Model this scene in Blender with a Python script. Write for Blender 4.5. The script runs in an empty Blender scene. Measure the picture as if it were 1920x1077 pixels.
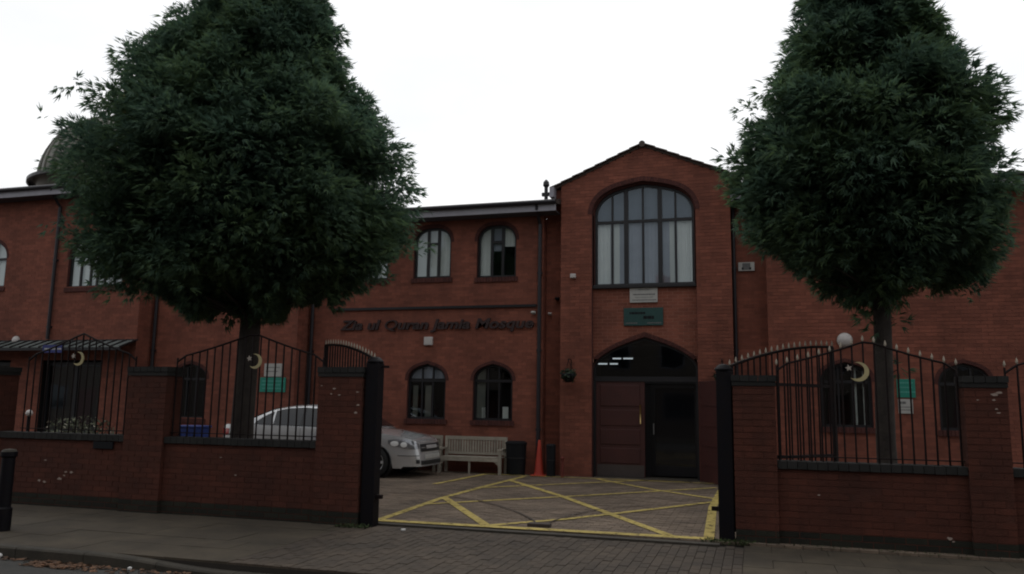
import bpy, math, random
import numpy as np
from mathutils import Matrix, Vector
random.seed(7); rng = np.random.default_rng(11)
scene = bpy.context.scene
COL = scene.collection
PI = math.pi

# ------------------------------------------------------------------ camera
PIT, YAW, ROLL, FPX = .1447, .2925, .0153, 1500.
fw = Vector((-math.sin(YAW)*math.cos(PIT), math.cos(YAW)*math.cos(PIT), math.sin(PIT)))
rt = Vector((math.cos(YAW), math.sin(YAW), 0)); up = rt.cross(fw)
r2 = rt*math.cos(ROLL)+up*math.sin(ROLL); u2 = -rt*math.sin(ROLL)+up*math.cos(ROLL)
cam = bpy.data.cameras.new('camera'); camo = bpy.data.objects.new('camera', cam); COL.objects.link(camo)
M = Matrix((r2, u2, -fw)).transposed().to_4x4(); M.translation = Vector((0, 0, 1.6)); camo.matrix_world = M
cam.sensor_width = 36; cam.lens = 36*FPX/1920.; cam.clip_start = .05; cam.clip_end = 3000
scene.camera = camo
# ------------------------------------------------------------------ world: overcast sky, brighter towards the hidden sun ahead
SUN_EL, SUN_AZ = math.radians(48), math.radians(8)      # azimuth measured from +Y towards -X
w = bpy.data.worlds.new('World'); scene.world = w; w.use_nodes = True
nt = w.node_tree; nt.nodes.clear(); N = nt.nodes.new; L = nt.links.new
out = N('ShaderNodeOutputWorld'); bg = N('ShaderNodeBackground'); bg.inputs['Strength'].default_value = .1
sky = N('ShaderNodeTexSky'); sky.sky_type = 'NISHITA'; sky.sun_disc = False
sky.sun_elevation = SUN_EL; sky.sun_rotation = -SUN_AZ
tc = N('ShaderNodeTexCoord'); dotn = N('ShaderNodeVectorMath'); dotn.operation = 'DOT_PRODUCT'
sd = Vector((-math.sin(SUN_AZ)*math.cos(SUN_EL), math.cos(SUN_AZ)*math.cos(SUN_EL), math.sin(SUN_EL)))
dotn.inputs[1].default_value = sd
L(tc.outputs['Generated'], dotn.inputs[0])
mr = N('ShaderNodeMapRange'); mr.inputs['From Min'].default_value = -.6; mr.inputs['From Max'].default_value = .9
mr.inputs['To Min'].default_value = 4.3; mr.inputs['To Max'].default_value = 11.5; mr.interpolation_type = 'SMOOTHSTEP'
L(dotn.outputs['Value'], mr.inputs['Value'])
mp = N('ShaderNodeMapping'); mp.inputs['Scale'].default_value = (1.2, 1.2, 2.6); L(tc.outputs['Generated'], mp.inputs['Vector'])
nz = N('ShaderNodeTexNoise'); nz.inputs['Scale'].default_value = 1.6; nz.inputs['Detail'].default_value = 6; L(mp.outputs['Vector'], nz.inputs['Vector'])
cr = N('ShaderNodeValToRGB'); cr.color_ramp.elements[0].position = .36; cr.color_ramp.elements[0].color = (.84, .855, .88, 1)
cr.color_ramp.elements[1].position = .6; cr.color_ramp.elements[1].color = (1, 1, 1, 1); L(nz.outputs['Fac'], cr.inputs['Fac'])
sc = N('ShaderNodeVectorMath'); sc.operation = 'SCALE'; L(cr.outputs['Color'], sc.inputs[0]); L(mr.outputs['Result'], sc.inputs['Scale'])
mix = N('ShaderNodeMix'); mix.data_type = 'RGBA'; mix.inputs['Factor'].default_value = .93
L(sky.outputs['Color'], mix.inputs['A']); L(sc.outputs['Vector'], mix.inputs['B'])
L(mix.outputs['Result'], bg.inputs['Color']); L(bg.outputs['Background'], out.inputs['Surface'])
# ------------------------------------------------------------------ sun (veiled, behind the building)
sl = bpy.data.lights.new('sun', 'SUN'); sl.energy = .5; sl.angle = math.radians(25); sl.color = (1, .96, .9)
so = bpy.data.objects.new('sun', sl); COL.objects.link(so); so.rotation_euler = (-sd).to_track_quat('-Z', 'Y').to_euler(); so.location = (0, 0, 30)
scene.view_settings.view_transform = 'Standard'; scene.view_settings.look = 'None'
scene.view_settings.exposure = 0.0; scene.view_settings.gamma = 1
scene.view_settings.use_curve_mapping = False
scene.cycles.filter_width = 2.0

# ------------------------------------------------------------------ materials
MATS = {}
def mat(name, col, rough=.8, col2=None, nscale=4., bump=0., bscale=60., metal=0., island=0., coat=0., spots=None, emit=None, spec=None, dirt=0.):
    m = bpy.data.materials.new(name); m.use_nodes = True; n = m.node_tree; b = n.nodes['Principled BSDF']
    A = n.nodes.new; K = n.links.new
    b.inputs['Roughness'].default_value = rough; b.inputs['Metallic'].default_value = metal
    if spec is not None: b.inputs['Specular IOR Level'].default_value = spec
    if coat: b.inputs['Coat Weight'].default_value = coat; b.inputs['Coat Roughness'].default_value = .08
    geo = A('ShaderNodeNewGeometry')
    c2 = col2 or tuple(c*.8 for c in col)
    nn = A('ShaderNodeTexNoise'); nn.inputs['Scale'].default_value = nscale; nn.inputs['Detail'].default_value = 5; nn.inputs['Roughness'].default_value = .65
    K(geo.outputs['Position'], nn.inputs['Vector'])
    r = A('ShaderNodeValToRGB'); r.color_ramp.elements[0].position = .32; r.color_ramp.elements[1].position = .68
    r.color_ramp.elements[0].color = (*c2, 1); r.color_ramp.elements[1].color = (*col, 1); K(nn.outputs['Fac'], r.inputs['Fac'])
    cur = r.outputs['Color']
    if island:
        oi = A('ShaderNodeObjectInfo'); ad = A('ShaderNodeMath'); ad.operation = 'ADD'
        K(geo.outputs['Random Per Island'], ad.inputs[0]); K(oi.outputs['Random'], ad.inputs[1])
        fr = A('ShaderNodeMath'); fr.operation = 'FRACT'; K(ad.outputs[0], fr.inputs[0])
        mm = A('ShaderNodeMapRange'); mm.inputs['To Min'].default_value = 1-island; mm.inputs['To Max'].default_value = 1+island; K(fr.outputs[0], mm.inputs['Value'])
        vs = A('ShaderNodeVectorMath'); vs.operation = 'SCALE'; K(cur, vs.inputs[0]); K(mm.outputs['Result'], vs.inputs['Scale']); cur = vs.outputs['Vector']
    if dirt:
        d = A('ShaderNodeTexNoise'); d.inputs['Scale'].default_value = .9; d.inputs['Detail'].default_value = 8; d.inputs['Roughness'].default_value = .7
        mpp = A('ShaderNodeMapping'); mpp.inputs['Scale'].default_value = (1, 1, .45); K(geo.outputs['Position'], mpp.inputs['Vector']); K(mpp.outputs['Vector'], d.inputs['Vector'])
        dm = A('ShaderNodeMapRange'); dm.inputs['From Min'].default_value = .35; dm.inputs['From Max'].default_value = .65
        dm.inputs['To Min'].default_value = 1-dirt; dm.inputs['To Max'].default_value = 1+dirt*.5; K(d.outputs['Fac'], dm.inputs['Value'])
        v2 = A('ShaderNodeVectorMath'); v2.operation = 'SCALE'; K(cur, v2.inputs[0]); K(dm.outputs['Result'], v2.inputs['Scale']); cur = v2.outputs['Vector']
    K(cur, b.inputs['Base Color'])
    if bump:
        n2 = A('ShaderNodeTexNoise'); n2.inputs['Scale'].default_value = bscale; n2.inputs['Detail'].default_value = 4; K(geo.outputs['Position'], n2.inputs['Vector'])
        bp = A('ShaderNodeBump'); bp.inputs['Strength'].default_value = bump; bp.inputs['Distance'].default_value = .01
        K(n2.outputs['Fac'], bp.inputs['Height']); K(bp.outputs['Normal'], b.inputs['Normal'])
    if emit:
        b.inputs['Emission Color'].default_value = (*emit[0], 1); b.inputs['Emission Strength'].default_value = emit[1]
    MATS[name] = m; return m

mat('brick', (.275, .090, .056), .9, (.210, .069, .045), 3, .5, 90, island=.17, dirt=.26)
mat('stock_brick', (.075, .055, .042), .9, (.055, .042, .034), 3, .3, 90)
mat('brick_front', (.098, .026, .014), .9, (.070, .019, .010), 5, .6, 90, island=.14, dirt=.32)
mat('mortar', (.235, .092, .066), .95, (.19, .07, .052), 6, .4, 120, dirt=.2)
mat('mortar_pale', (.42, .22, .16), .95, (.33, .16, .12), 6, .4, 120, dirt=.2)
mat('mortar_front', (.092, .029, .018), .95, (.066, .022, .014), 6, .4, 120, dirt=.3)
mat('arch_brick', (.095, .030, .023), .9, (.07, .022, .019), 6, .4, 90, island=.2)
mat('engineering_brick', (.019, .018, .017), .85, (.012, .012, .011), 8, .3, 80, island=.3)
mat('plinth_brick', (.019, .017, .010), .9, (.011, .012, .007), 5, .5, 60, island=.3)
mat('frame', (.018, .017, .020), .45)
mat('black_metal', (.004, .004, .007), .6, (.007, .005, .006), 9, .2, 200, spec=.18)
mat('rail_metal', (.008, .005, .006), .65, (.014, .007, .006), 12, .2, 200, spec=.2)
mat('downpipe', (.02, .017, .022), .45)
mat('fascia', (.42, .41, .46), .5, (.34, .33, .37), 3)
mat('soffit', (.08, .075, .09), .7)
mat('roof_tile', (.115, .085, .072), .85, (.08, .062, .055), 5, .5, 50, island=.25)
mat('dome_metal', (.17, .16, .14), .5, (.11, .11, .09), 2, .2, 20, metal=.3, dirt=.25)
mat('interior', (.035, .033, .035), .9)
mat('curtain', (.80, .84, .80), .9, (.72, .76, .73), 2)
mat('grey_curtain_or_reflection', (.36, .39, .45), .9, (.30, .33, .38), 2)  # grey cloth; also the painted sky reflection in one window head
mat('painted_sky_reflection', (.15, .185, .23), .9, (.12, .15, .19), 2)  # reflected sky of the upper panes, put into a flat colour
mat('curtain_dull', (.22, .23, .19), .9, (.16, .17, .15), 2)
mat('door_wood', (.072, .020, .017), .55, (.055, .016, .014), 3, .2, 30)
mat('brass', (.55, .38, .16), .35, metal=.9)
mat('kick_plate', (.11, .09, .085), .45, metal=.4)
mat('white_plastic', (.62, .58, .56), .45, (.55, .52, .50), 5)
mat('cream_plate', (.50, .49, .46), .6, (.42, .42, .40), 9)
mat('grey_print', (.16, .16, .16), .7)
mat('green_sign', (.02, .26, .19), .5, (.018, .22, .16), 8)
mat('dark_green_sign', (.02, .075, .07), .5, (.017, .06, .056), 8)
mat('white_print', (.60, .62, .60), .6)
mat('pale_green_print', (.10, .40, .33), .6)
mat('letter', (.045, .022, .022), .7, (.035, .02, .02), 8)
mat('paving', (.185, .138, .099), .9, (.140, .104, .076), 2.2, .5, 70, island=.16, dirt=.4)
mat('crossover_paving', (.072, .053, .037), .9, (.050, .038, .028), 2.2, .5, 70, island=.14, dirt=.3)
mat('paving_base', (.035, .029, .023), .95)
mat('slab', (.080, .062, .041), .9, (.056, .044, .029), 2, .6, 60, island=.06, dirt=.4)
mat('kerb_stone', (.056, .047, .034), .85, (.036, .031, .023), 4, .5, 60, island=.1, dirt=.25)
mat('asphalt', (.075, .070, .062), .95, (.055, .054, .05), 8, 1.0, 150, dirt=.25)
mat('earth', (.05, .045, .03), .95)
mat('track_metal', (.05, .035, .028), .7)
mat('moon', (.50, .43, .22), .5, (.42, .36, .2), 12)
mat('star', (.50, .44, .38), .5)
mat('finial', (.42, .36, .28), .5)
mat('bark', (.055, .045, .038), .95, (.028, .024, .021), 7, 1.0, 30)
mat('bench_wood', (.40, .36, .30), .85, (.30, .27, .22), 8, .4, 60, island=.15)
mat('bin_plastic', (.008, .009, .012), .6, spec=.25)
mat('cone_orange', (.45, .04, .018), .6, (.36, .032, .016), 6)
mat('blue_plastic', (.02, .05, .24), .5)
mat('red_post', (.16, .03, .02), .6)
mat('car_paint', (.66, .665, .67), .27, (.64, .645, .65), 3, metal=.5, coat=.8)
mat('car_glass', (.012, .014, .018), .05, coat=.3)
mat('tyre', (.018, .018, .018), .85)
mat('alloy', (.68, .68, .68), .35, metal=.3)
mat('car_trim', (.03, .03, .032), .5)
mat('lamp_glass', (.50, .51, .53), .12, (.22, .23, .25), 16, metal=.6, coat=.9)
mat('lens', (.95, .95, .93), .2, (.9, .9, .9), 5, coat=.8)
mat('tail_red', (.35, .02, .02), .25, coat=.6)
mat('leaf_litter', (.17, .085, .045), .9, (.07, .045, .03), 8, island=.5)
mat('paper', (.75, .74, .72), .8)
mat('chip', (.42, .33, .28), .95, (.26, .2, .17), 30)
mat('basket_green', (.035, .06, .03), .8, (.02, .035, .018), 9, island=.4)
mat('moss_green', (.05, .075, .022), .9, (.03, .045, .015), 9, island=.4)
mat('pale_leaf', (.12, .13, .075), .8, (.05, .06, .035), 9, island=.5)
mat('flower', (.30, .28, .22), .8, island=.3)
mat('blue_sign', (.03, .04, .20), .5)
mat('tube_light', (.8, .8, .8), .5, emit=((.85, .95, 1.), .5))
mat('plaster', (.35, .32, .28), .9)
mat('slate', (.06, .06, .065), .8)

def yellow():
    m = mat('yellow_paint', (.56, .43, .12), .85, (.44, .34, .10), 10, .4, 90, dirt=.25)
    n = m.node_tree; b = n.nodes['Principled BSDF']; A = n.nodes.new; K = n.links.new
    g = A('ShaderNodeNewGeometry'); t = A('ShaderNodeTexNoise'); t.inputs['Scale'].default_value = 9; t.inputs['Detail'].default_value = 8; t.inputs['Roughness'].default_value = .75
    K(g.outputs['Position'], t.inputs['Vector'])
    mr = A('ShaderNodeMapRange'); mr.inputs['From Min'].default_value = .37; mr.inputs['From Max'].default_value = .49; mr.inputs['To Min'].default_value = .25
    K(t.outputs['Fac'], mr.inputs['Value']); K(mr.outputs['Result'], b.inputs['Alpha'])
yellow()
def glass():
    m = bpy.data.materials.new('window_glass'); m.use_nodes = True; n = m.node_tree; n.nodes.clear(); A = n.nodes.new; K = n.links.new
    o = A('ShaderNodeOutputMaterial'); mx = A('ShaderNodeMixShader'); tr = A('ShaderNodeBsdfTransparent'); gl = A('ShaderNodeBsdfGlossy'); lw = A('ShaderNodeNewGeometry')
    tr.inputs['Color'].default_value = (.93, .95, .96, 1); gl.inputs['Roughness'].default_value = .03; gl.inputs['Color'].default_value = (.82, .93, 1, 1)
    dp = A('ShaderNodeVectorMath'); dp.operation = 'DOT_PRODUCT'; K(lw.outputs['Normal'], dp.inputs[0]); K(lw.outputs['Incoming'], dp.inputs[1])
    ab = A('ShaderNodeMath'); ab.operation = 'ABSOLUTE'; K(dp.outputs['Value'], ab.inputs[0]); om = A('ShaderNodeMath'); om.operation = 'SUBTRACT'; om.inputs[0].default_value = 1; K(ab.outputs[0], om.inputs[1])
    pw = A('ShaderNodeMath'); pw.operation = 'POWER'; K(om.outputs[0], pw.inputs[0]); pw.inputs[1].default_value = 5
    fr = A('ShaderNodeMath'); fr.operation = 'MULTIPLY_ADD'; K(pw.outputs[0], fr.inputs[0]); fr.inputs[1].default_value = .86; fr.inputs[2].default_value = .10
    g = A('ShaderNodeNewGeometry'); nz = A('ShaderNodeTexNoise'); nz.inputs['Scale'].default_value = 1.2; K(g.outputs['Position'], nz.inputs['Vector'])
    bp = A('ShaderNodeBump'); bp.inputs['Strength'].default_value = .12; bp.inputs['Distance'].default_value = .02; K(nz.outputs['Fac'], bp.inputs['Height']); K(bp.outputs['Normal'], gl.inputs['Normal'])
    K(fr.outputs[0], mx.inputs['Fac']); K(tr.outputs[0], mx.inputs[1]); K(gl.outputs[0], mx.inputs[2]); K(mx.outputs[0], o.inputs['Surface'])
    MATS['window_glass'] = m
glass()
def foliage(name, c1, c2, c3):
    m = bpy.data.materials.new(name); m.use_nodes = True; n = m.node_tree; b = n.nodes['Principled BSDF']; A = n.nodes.new; K = n.links.new
    g = A('ShaderNodeNewGeometry'); t = A('ShaderNodeTexNoise'); t.inputs['Scale'].default_value = 1.1; t.inputs['Detail'].default_value = 4; K(g.outputs['Position'], t.inputs['Vector'])
    mul = A('ShaderNodeMath'); mul.operation = 'MULTIPLY_ADD'; mul.inputs[1].default_value = .35; K(g.outputs['Random Per Island'], mul.inputs[0])
    ad = A('ShaderNodeMath'); ad.operation = 'SUBTRACT'; K(t.outputs['Fac'], ad.inputs[0]); ad.inputs[1].default_value = .17; K(ad.outputs[0], mul.inputs[2])
    r = A('ShaderNodeValToRGB'); e = r.color_ramp.elements; e[0].position = .3; e[0].color = (*c1, 1); e[1].position = .72; e[1].color = (*c3, 1)
    k = e.new(.5); k.color = (*c2, 1); K(mul.outputs[0], r.inputs['Fac']); K(r.outputs['Color'], b.inputs['Base Color'])
    b.inputs['Roughness'].default_value = .75; b.inputs['Specular IOR Level'].default_value = .25
    tl = A('ShaderNodeBsdfTranslucent'); K(r.outputs['Color'], tl.inputs['Color']); mx = A('ShaderNodeMixShader'); mx.inputs['Fac'].default_value = .5
    K(b.outputs[0], mx.inputs[1]); K(tl.outputs[0], mx.inputs[2]); K(mx.outputs[0], n.nodes['Material Output'].inputs['Surface'])
    MATS[name] = m
foliage('conifer', (.062, .110, .080), (.092, .155, .096), (.125, .195, .088))
foliage('canopy_panel', (.18, .21, .20), (.24, .27, .26), (.30, .33, .32))

# ------------------------------------------------------------------ mesh helpers
class MB:
    def __init__(s): s.v = []; s.f = []
    def box(s, x0, y0, z0, x1, y1, z1, sk=None):
        b = len(s.v)
        s.v += [(x0, y0, z0), (x1, y0, z0), (x1, y1, z0), (x0, y1, z0), (x0, y0, z1), (x1, y0, z1), (x1, y1, z1), (x0, y1, z1)]
        s.f += [(b, b+3, b+2, b+1), (b+4, b+5, b+6, b+7), (b, b+1, b+5, b+4), (b+1, b+2, b+6, b+5), (b+2, b+3, b+7, b+6), (b+3, b, b+4, b+7)]
        return s
    def obox(s, c, ax, ay, az):       # centre, three half-axis vectors
        c = Vector(c); ax, ay, az = Vector(ax), Vector(ay), Vector(az); b = len(s.v)
        for sz in (-1, 1):
            for sx, sy in ((-1, -1), (1, -1), (1, 1), (-1, 1)): s.v.append(tuple(c+ax*sx+ay*sy+az*sz))
        s.f += [(b, b+3, b+2, b+1), (b+4, b+5, b+6, b+7), (b, b+1, b+5, b+4), (b+1, b+2, b+6, b+5), (b+2, b+3, b+7, b+6), (b+3, b, b+4, b+7)]
        return s
    def bar(s, p, q, w, h=None, upv=(0, 0, 1)):
        p, q = Vector(p), Vector(q); d = q-p; l = d.length; d.normalize(); u = Vector(upv)
        if abs(d.dot(u)) > .98: u = Vector((0, 1, 0))
        sx = d.cross(u).normalized(); sy = sx.cross(d)
        return s.obox((p+q)/2, d*l/2, sx*w/2, sy*(h or w)/2)
    def tube(s, pts, r, n=8, cap=True):
        pts = [Vector(p) for p in pts]; rs = r if isinstance(r, (list, tuple)) else [r]*len(pts); rings = []
        for i, p in enumerate(pts):
            d = (pts[min(i+1, len(pts)-1)]-pts[max(i-1, 0)]).normalized(); a = Vector((0, 0, 1)) if abs(d.z) < .9 else Vector((1, 0, 0))
            x = d.cross(a).normalized(); y = d.cross(x); b = len(s.v)
            for k in range(n):
                t = 2*PI*k/n; s.v.append(tuple(p+(x*math.cos(t)+y*math.sin(t))*rs[i]))
            rings.append(b)
        for a, b in zip(rings, rings[1:]):
            for k in range(n): s.f.append((a+k, a+(k+1) % n, b+(k+1) % n, b+k))
        if cap: s.f.append(tuple(rings[0]+k for k in range(n))); s.f.append(tuple(rings[-1]+n-1-k for k in range(n)))
        return s
    def lathe(s, prof, c=(0, 0, 0), n=24):
        b = len(s.v); m = len(prof)
        for k in range(n):
            t = 2*PI*k/n
            for r, z in prof: s.v.append((c[0]+r*math.cos(t), c[1]+r*math.sin(t), c[2]+z))
        for k in range(n):
            for i in range(m-1):
                a = b+k*m+i; d = b+((k+1) % n)*m+i; s.f.append((a, d, d+1, a+1))
        return s
    def prism(s, poly, fn0, fn1):     # 2D polygon extruded between two mapping functions
        b = len(s.v); n = len(poly); s.v += [tuple(fn0(*p)) for p in poly]+[tuple(fn1(*p)) for p in poly]
        s.f.append(tuple(range(b, b+n))); s.f.append(tuple(range(b+2*n-1, b+n-1, -1)))
        for i in range(n): j = (i+1) % n; s.f.append((b+i, b+n+i, b+n+j, b+j))
        return s
    def grid(s, rows):
        b = len(s.v); n = len(rows[0])
        for r in rows: s.v += [tuple(p) for p in r]
        for i in range(len(rows)-1):
            for j in range(n-1): a = b+i*n+j; s.f.append((a, a+1, a+n+1, a+n))
        return s
    def mesh(s, name, m, smooth=False, bevel=0):
        me = bpy.data.meshes.new(name); me.from_pydata([tuple(v) for v in s.v], [], s.f); me.update()
        if m: me.materials.append(MATS[m])
        if smooth:
            for p in me.polygons: p.use_smooth = True
        return me
    def build(s, name, m, parent=None, smooth=False, kind=None, loc=None, label=None):
        o = bpy.data.objects.new(name, s.mesh(name, m, smooth)); COL.objects.link(o)
        if parent is not None:
            o.parent = parent
        if loc: o.location = loc
        if kind: o['kind'] = kind
        if label: o['label'] = label
        return o
def bevel(o, w=.01, seg=2):
    b = o.modifiers.new('bevel', 'BEVEL'); b.width = w; b.segments = seg; b.limit_method = 'ANGLE'; return o
def tag(o, label, cat, group=None):
    o['label'] = label; o['category'] = cat
    if group: o['group'] = group
    return o
def thing(name, label, cat, group=None, loc=(0, 0, 0), rz=0):
    o = bpy.data.objects.new(name, None); COL.objects.link(o); o.location = loc; o.rotation_euler = (0, 0, rz); o.empty_display_size = .2
    return tag(o, label, cat, group)
def structure(o): o['kind'] = 'structure'; return o
def linkcopy(me, name, parent, loc=(0, 0, 0), rz=0):
    o = bpy.data.objects.new(name, me); COL.objects.link(o); o.parent = parent; o.location = loc; o.rotation_euler = (0, 0, rz); return o
def copy_tree(root, loc=None, label=None):
    def rec(o, parent):
        c = o.copy(); COL.objects.link(c); c.parent = parent
        for ch in list(o.children): rec(ch, c)
        return c
    r = rec(root, None)
    if loc: r.location = loc
    if label: r['label'] = label
    return r

# ------------------------------------------------------------------ brickwork
BL, BH, J = .225, .075, .010
def intervals(a, b, holes, z):
    seg = [(a, b)]
    for h in holes:
        r = h(z)
        if not r: continue
        ns = []
        for s0, s1 in seg:
            if r[1] <= s0 or r[0] >= s1: ns.append((s0, s1)); continue
            if r[0] > s0: ns.append((s0, r[0]))
            if r[1] < s1: ns.append((r[1], s1))
        seg = ns
    return [s for s in seg if s[1]-s[0] > .02]
def brick_wall(parent, o, d, length, bounds, z0, z1, holes=(), bm='brick', mm='mortar', singles=None, depth=.02, wname='wall', onewall=None):
    """o: start point (x, y); d: unit direction along; the outward normal is to the right of d. bounds(z) -> (a, b)."""
    d = Vector((d[0], d[1], 0)); n = Vector((d.y, -d.x, 0)); O = Vector((o[0], o[1], 0))
    back = MB(); br = MB(); lone = []
    k = 0; z = z0
    while z < z1-.01:
        h = min(BH, z1-z); a, b = bounds(z+h*.5)
        for s0, s1 in intervals(a, b, holes, z+h*.5):
            p = len(back.v)
            for s, zz in ((s0, z), (s1, z), (s1, z+h), (s0, z+h)): back.v.append(tuple(O+d*s-n*.004+Vector((0, 0, zz))))
            back.f.append((p, p+1, p+2, p+3))
            off = (k % 2)*BL*.5; i = math.floor((s0-off)/BL)
            while i*BL+off < s1:
                x0 = max(i*BL+off+J/2, s0); x1 = min((i+1)*BL+off-J/2, s1); i += 1
                if x1-x0 < .03: continue
                pr = random.uniform(-.0012, .0018)
                c = O+d*(x0+x1)/2+n*(pr-depth/2)+Vector((0, 0, z+h/2))
                if singles is not None and len(lone) < 300 and singles((x0+x1)/2, z+h/2) and abs(x1-x0-(BL-J)) < 1e-4 and abs(h-BH) < 1e-4:
                    lone.append(c)
                else:
                    dx = d*(x1-x0)/2; dy = n*depth/2; dz = (h-J)/2; b0 = len(br.v)
                    for sz in (-dz, dz):
                        for sx, sy in ((-1, 1), (1, 1), (1, -1), (-1, -1)): br.v.append(tuple(c+dx*sx+dy*sy+Vector((0, 0, sz))))
                    br.f += [(b0, b0+1, b0+5, b0+4), (b0+1, b0+2, b0+6, b0+5), (b0+3, b0, b0+4, b0+7), (b0+4, b0+5, b0+6, b0+7), (b0, b0+3, b0+2, b0+1)]
        z += h; k += 1
    wall = onewall or back.build(wname, mm, parent)
    if onewall is not None: onewall_extra.append((back, mm, parent))
    if br.v: br.build('brickwork', bm, wall, kind='stuff')
    if lone:
        m1 = MB().obox((0, 0, 0), d*(BL-J)/2, n*depth/2, (0, 0, (BH-J)/2)).mesh('brick', bm)
        for c in lone: o_ = bpy.data.objects.new('brick', m1); COL.objects.link(o_); o_.parent = wall; o_.location = c
    return wall
onewall_extra = []

# arch profiles: g(u), u in 0..1
def g_point(u): return (1-.34*u)*max(0, 1-u**5)**.5
def g_round(u): return max(0, 1-u**2.6)**.45
def g_wide(u): return (1-.22*u-.16*u*u)*max(0, 1-u**6)**.5
class Arch:
    def __init__(s, x0, x1, z0, zs, zt, g=g_point): s.x0, s.x1, s.z0, s.zs, s.zt, s.g = x0, x1, z0, zs, zt, g; s.xc = (x0+x1)/2; s.hw = (x1-x0)/2
    def top(s, x):
        u = min(1, abs(x-s.xc)/s.hw); return s.zs+(s.zt-s.zs)*s.g(u)
    def hole(s, z):
        if z < s.z0 or z > s.zt+.03: return None
        if z <= s.zs: return (s.x0, s.x1)
        lo, hi = 0, 1
        for _ in range(20):
            m = (lo+hi)/2
            if s.top(s.xc+m*s.hw) > z-.03: lo = m
            else: hi = m
        k = lo*s.hw+min(.035, (z-s.zs)*.5)
        return (s.xc-k, s.xc+k)
    def outline(s, inset=0, n=28, archonly=False, n1=2):
        hw = s.hw-inset; zt = s.zt-inset*1.05; zb = s.z0+inset; pts = []
        if not archonly: pts.append((s.xc-hw, zb))
        for i in range(n+1):
            u = -math.cos(PI*i/n); au = min(1, abs(u))
            pts.append((s.xc+hw*u, s.zs+(zt-s.zs)*s.g(au)))
        if not archonly: pts.append((s.xc+hw, zb))
        return pts
def ring(mb, o_, i_, y0, y1, close=True):
    n = len(o_); b = len(mb.v)
    for pts, y in ((o_, y0), (i_, y0), (i_, y1), (o_, y1)): mb.v += [(p[0], y, p[1]) for p in pts]
    rg = range(n) if close else range(n-1)
    for i in rg:
        j = (i+1) % n
        for a, c in ((0, 1), (1, 2), (3, 0)): mb.f.append((b+a*n+i, b+a*n+j, b+c*n+j, b+c*n+i))
    return mb
def window(parent, A, Y, mull, transoms=(), frame=.055, curtains=(), sill=True, archring=True, name='window', curtain_mat='curtain', mullw=.035, thick=()):
    """Y is the wall face; frame sits .09 back"""
    W = ring(MB(), A.outline(0), A.outline(frame), Y+.07, Y+.13).build(name, 'frame', parent)
    ring(MB(), A.outline(-.004), A.outline(.004), Y-.002, Y+.15).build('reveal', 'arch_brick', W)
    xs = [A.x0+frame*.5]+[A.x0+(A.x1-A.x0)*m for m in mull]+[A.x1-frame*.5]
    for i, m in enumerate(xs[1:-1]):
        t = mullw*(2.2 if i in thick else 1)
        MB().box(m-t/2, Y+.075, A.z0+frame, m+t/2, Y+.125, A.top(m)-.01).build('mullion', 'frame', W)
    for i in range(len(xs)-1):
        zt_here = [t for (t, a, b) in transoms if a <= i < b]
        zs_ = [A.z0+frame*.4]+sorted(zt_here)+[None]
        for a, b in zip(zs_, zs_[1:]):
            mb = MB(); x0, x1 = xs[i], xs[i+1]
            if b is None: top = [(x0+(x1-x0)*k/8, A.top(x0+(x1-x0)*k/8)-frame*.4) for k in range(9)]
            else: top = [(x0, b), (x1, b)]
            poly = [(x1, a), (x0, a)]+top
            poly = [(px, max(pz, a+.001)) for px, pz in poly]
            mb.v = [(px, Y+.10+random.uniform(-.001, .001), pz) for px, pz in poly]; mb.f = [tuple(range(len(poly)))[::-1]]
            mb.build('pane', 'window_glass', W)
    for (t, a, b) in transoms:
        MB().box(xs[a], Y+.072, t-.03, xs[b], Y+.128, t+.03).build('transom', 'frame', W)
    for (x0, x1, z0, z1, cm) in curtains:  # cloth, plus sheets standing in for sky reflections and indoor objects
        rows = []
        for i in range(25):
            x = x0+(x1-x0)*i/24; zt = min(z1, A.top(x)-.02)
            y = Y+.145+.014*math.sin(i*2.1+x0*7)+.006*math.sin(i*5.3)
            rows.append([(x, y, z0), (x, y, zt)])
        MB().grid(rows).build('curtain', cm, W, smooth=True)
    if sill:
        mb = MB(); n = max(2, round((A.x1-A.x0+.1)/.075))
        for i in range(n):
            x = A.x0-.05+(A.x1-A.x0+.1)*i/n; mb.box(x+.004, Y-.035, A.z0-.11, x+(A.x1-A.x0+.1)/n-.004, Y+.07, A.z0)
        mb.build('sill', 'arch_brick', W)
    if archring:
        o_ = A.outline(-.075, n=36, archonly=True); i_ = A.outline(-.002, n=36, archonly=True); mb = MB()
        for i in range(0, 36):
            q = [o_[i], o_[i+1], i_[i+1], i_[i]]
            cx = sum(p[0] for p in q)/4; cz = sum(p[1] for p in q)/4; q = [(cx+(p[0]-cx)*.9, cz+(p[1]-cz)*.96) for p in q]
            mb.prism(q, lambda x, z: (x, Y-.006, z), lambda x, z: (x, Y+.03, z))
        mb.build('arch_ring', 'arch_brick', W)
        ring(MB(), A.outline(-.072, archonly=True), A.outline(0, archonly=True), Y+.002, Y+.05, close=False).build('arch_bed', 'mortar', W)
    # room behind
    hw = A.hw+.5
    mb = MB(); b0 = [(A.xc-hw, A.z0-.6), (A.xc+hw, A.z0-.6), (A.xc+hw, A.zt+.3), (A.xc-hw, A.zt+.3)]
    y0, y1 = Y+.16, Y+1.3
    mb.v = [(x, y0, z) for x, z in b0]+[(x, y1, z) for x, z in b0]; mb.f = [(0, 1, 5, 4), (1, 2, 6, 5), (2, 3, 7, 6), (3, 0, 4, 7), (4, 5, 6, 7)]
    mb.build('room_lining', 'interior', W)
    return W

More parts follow.
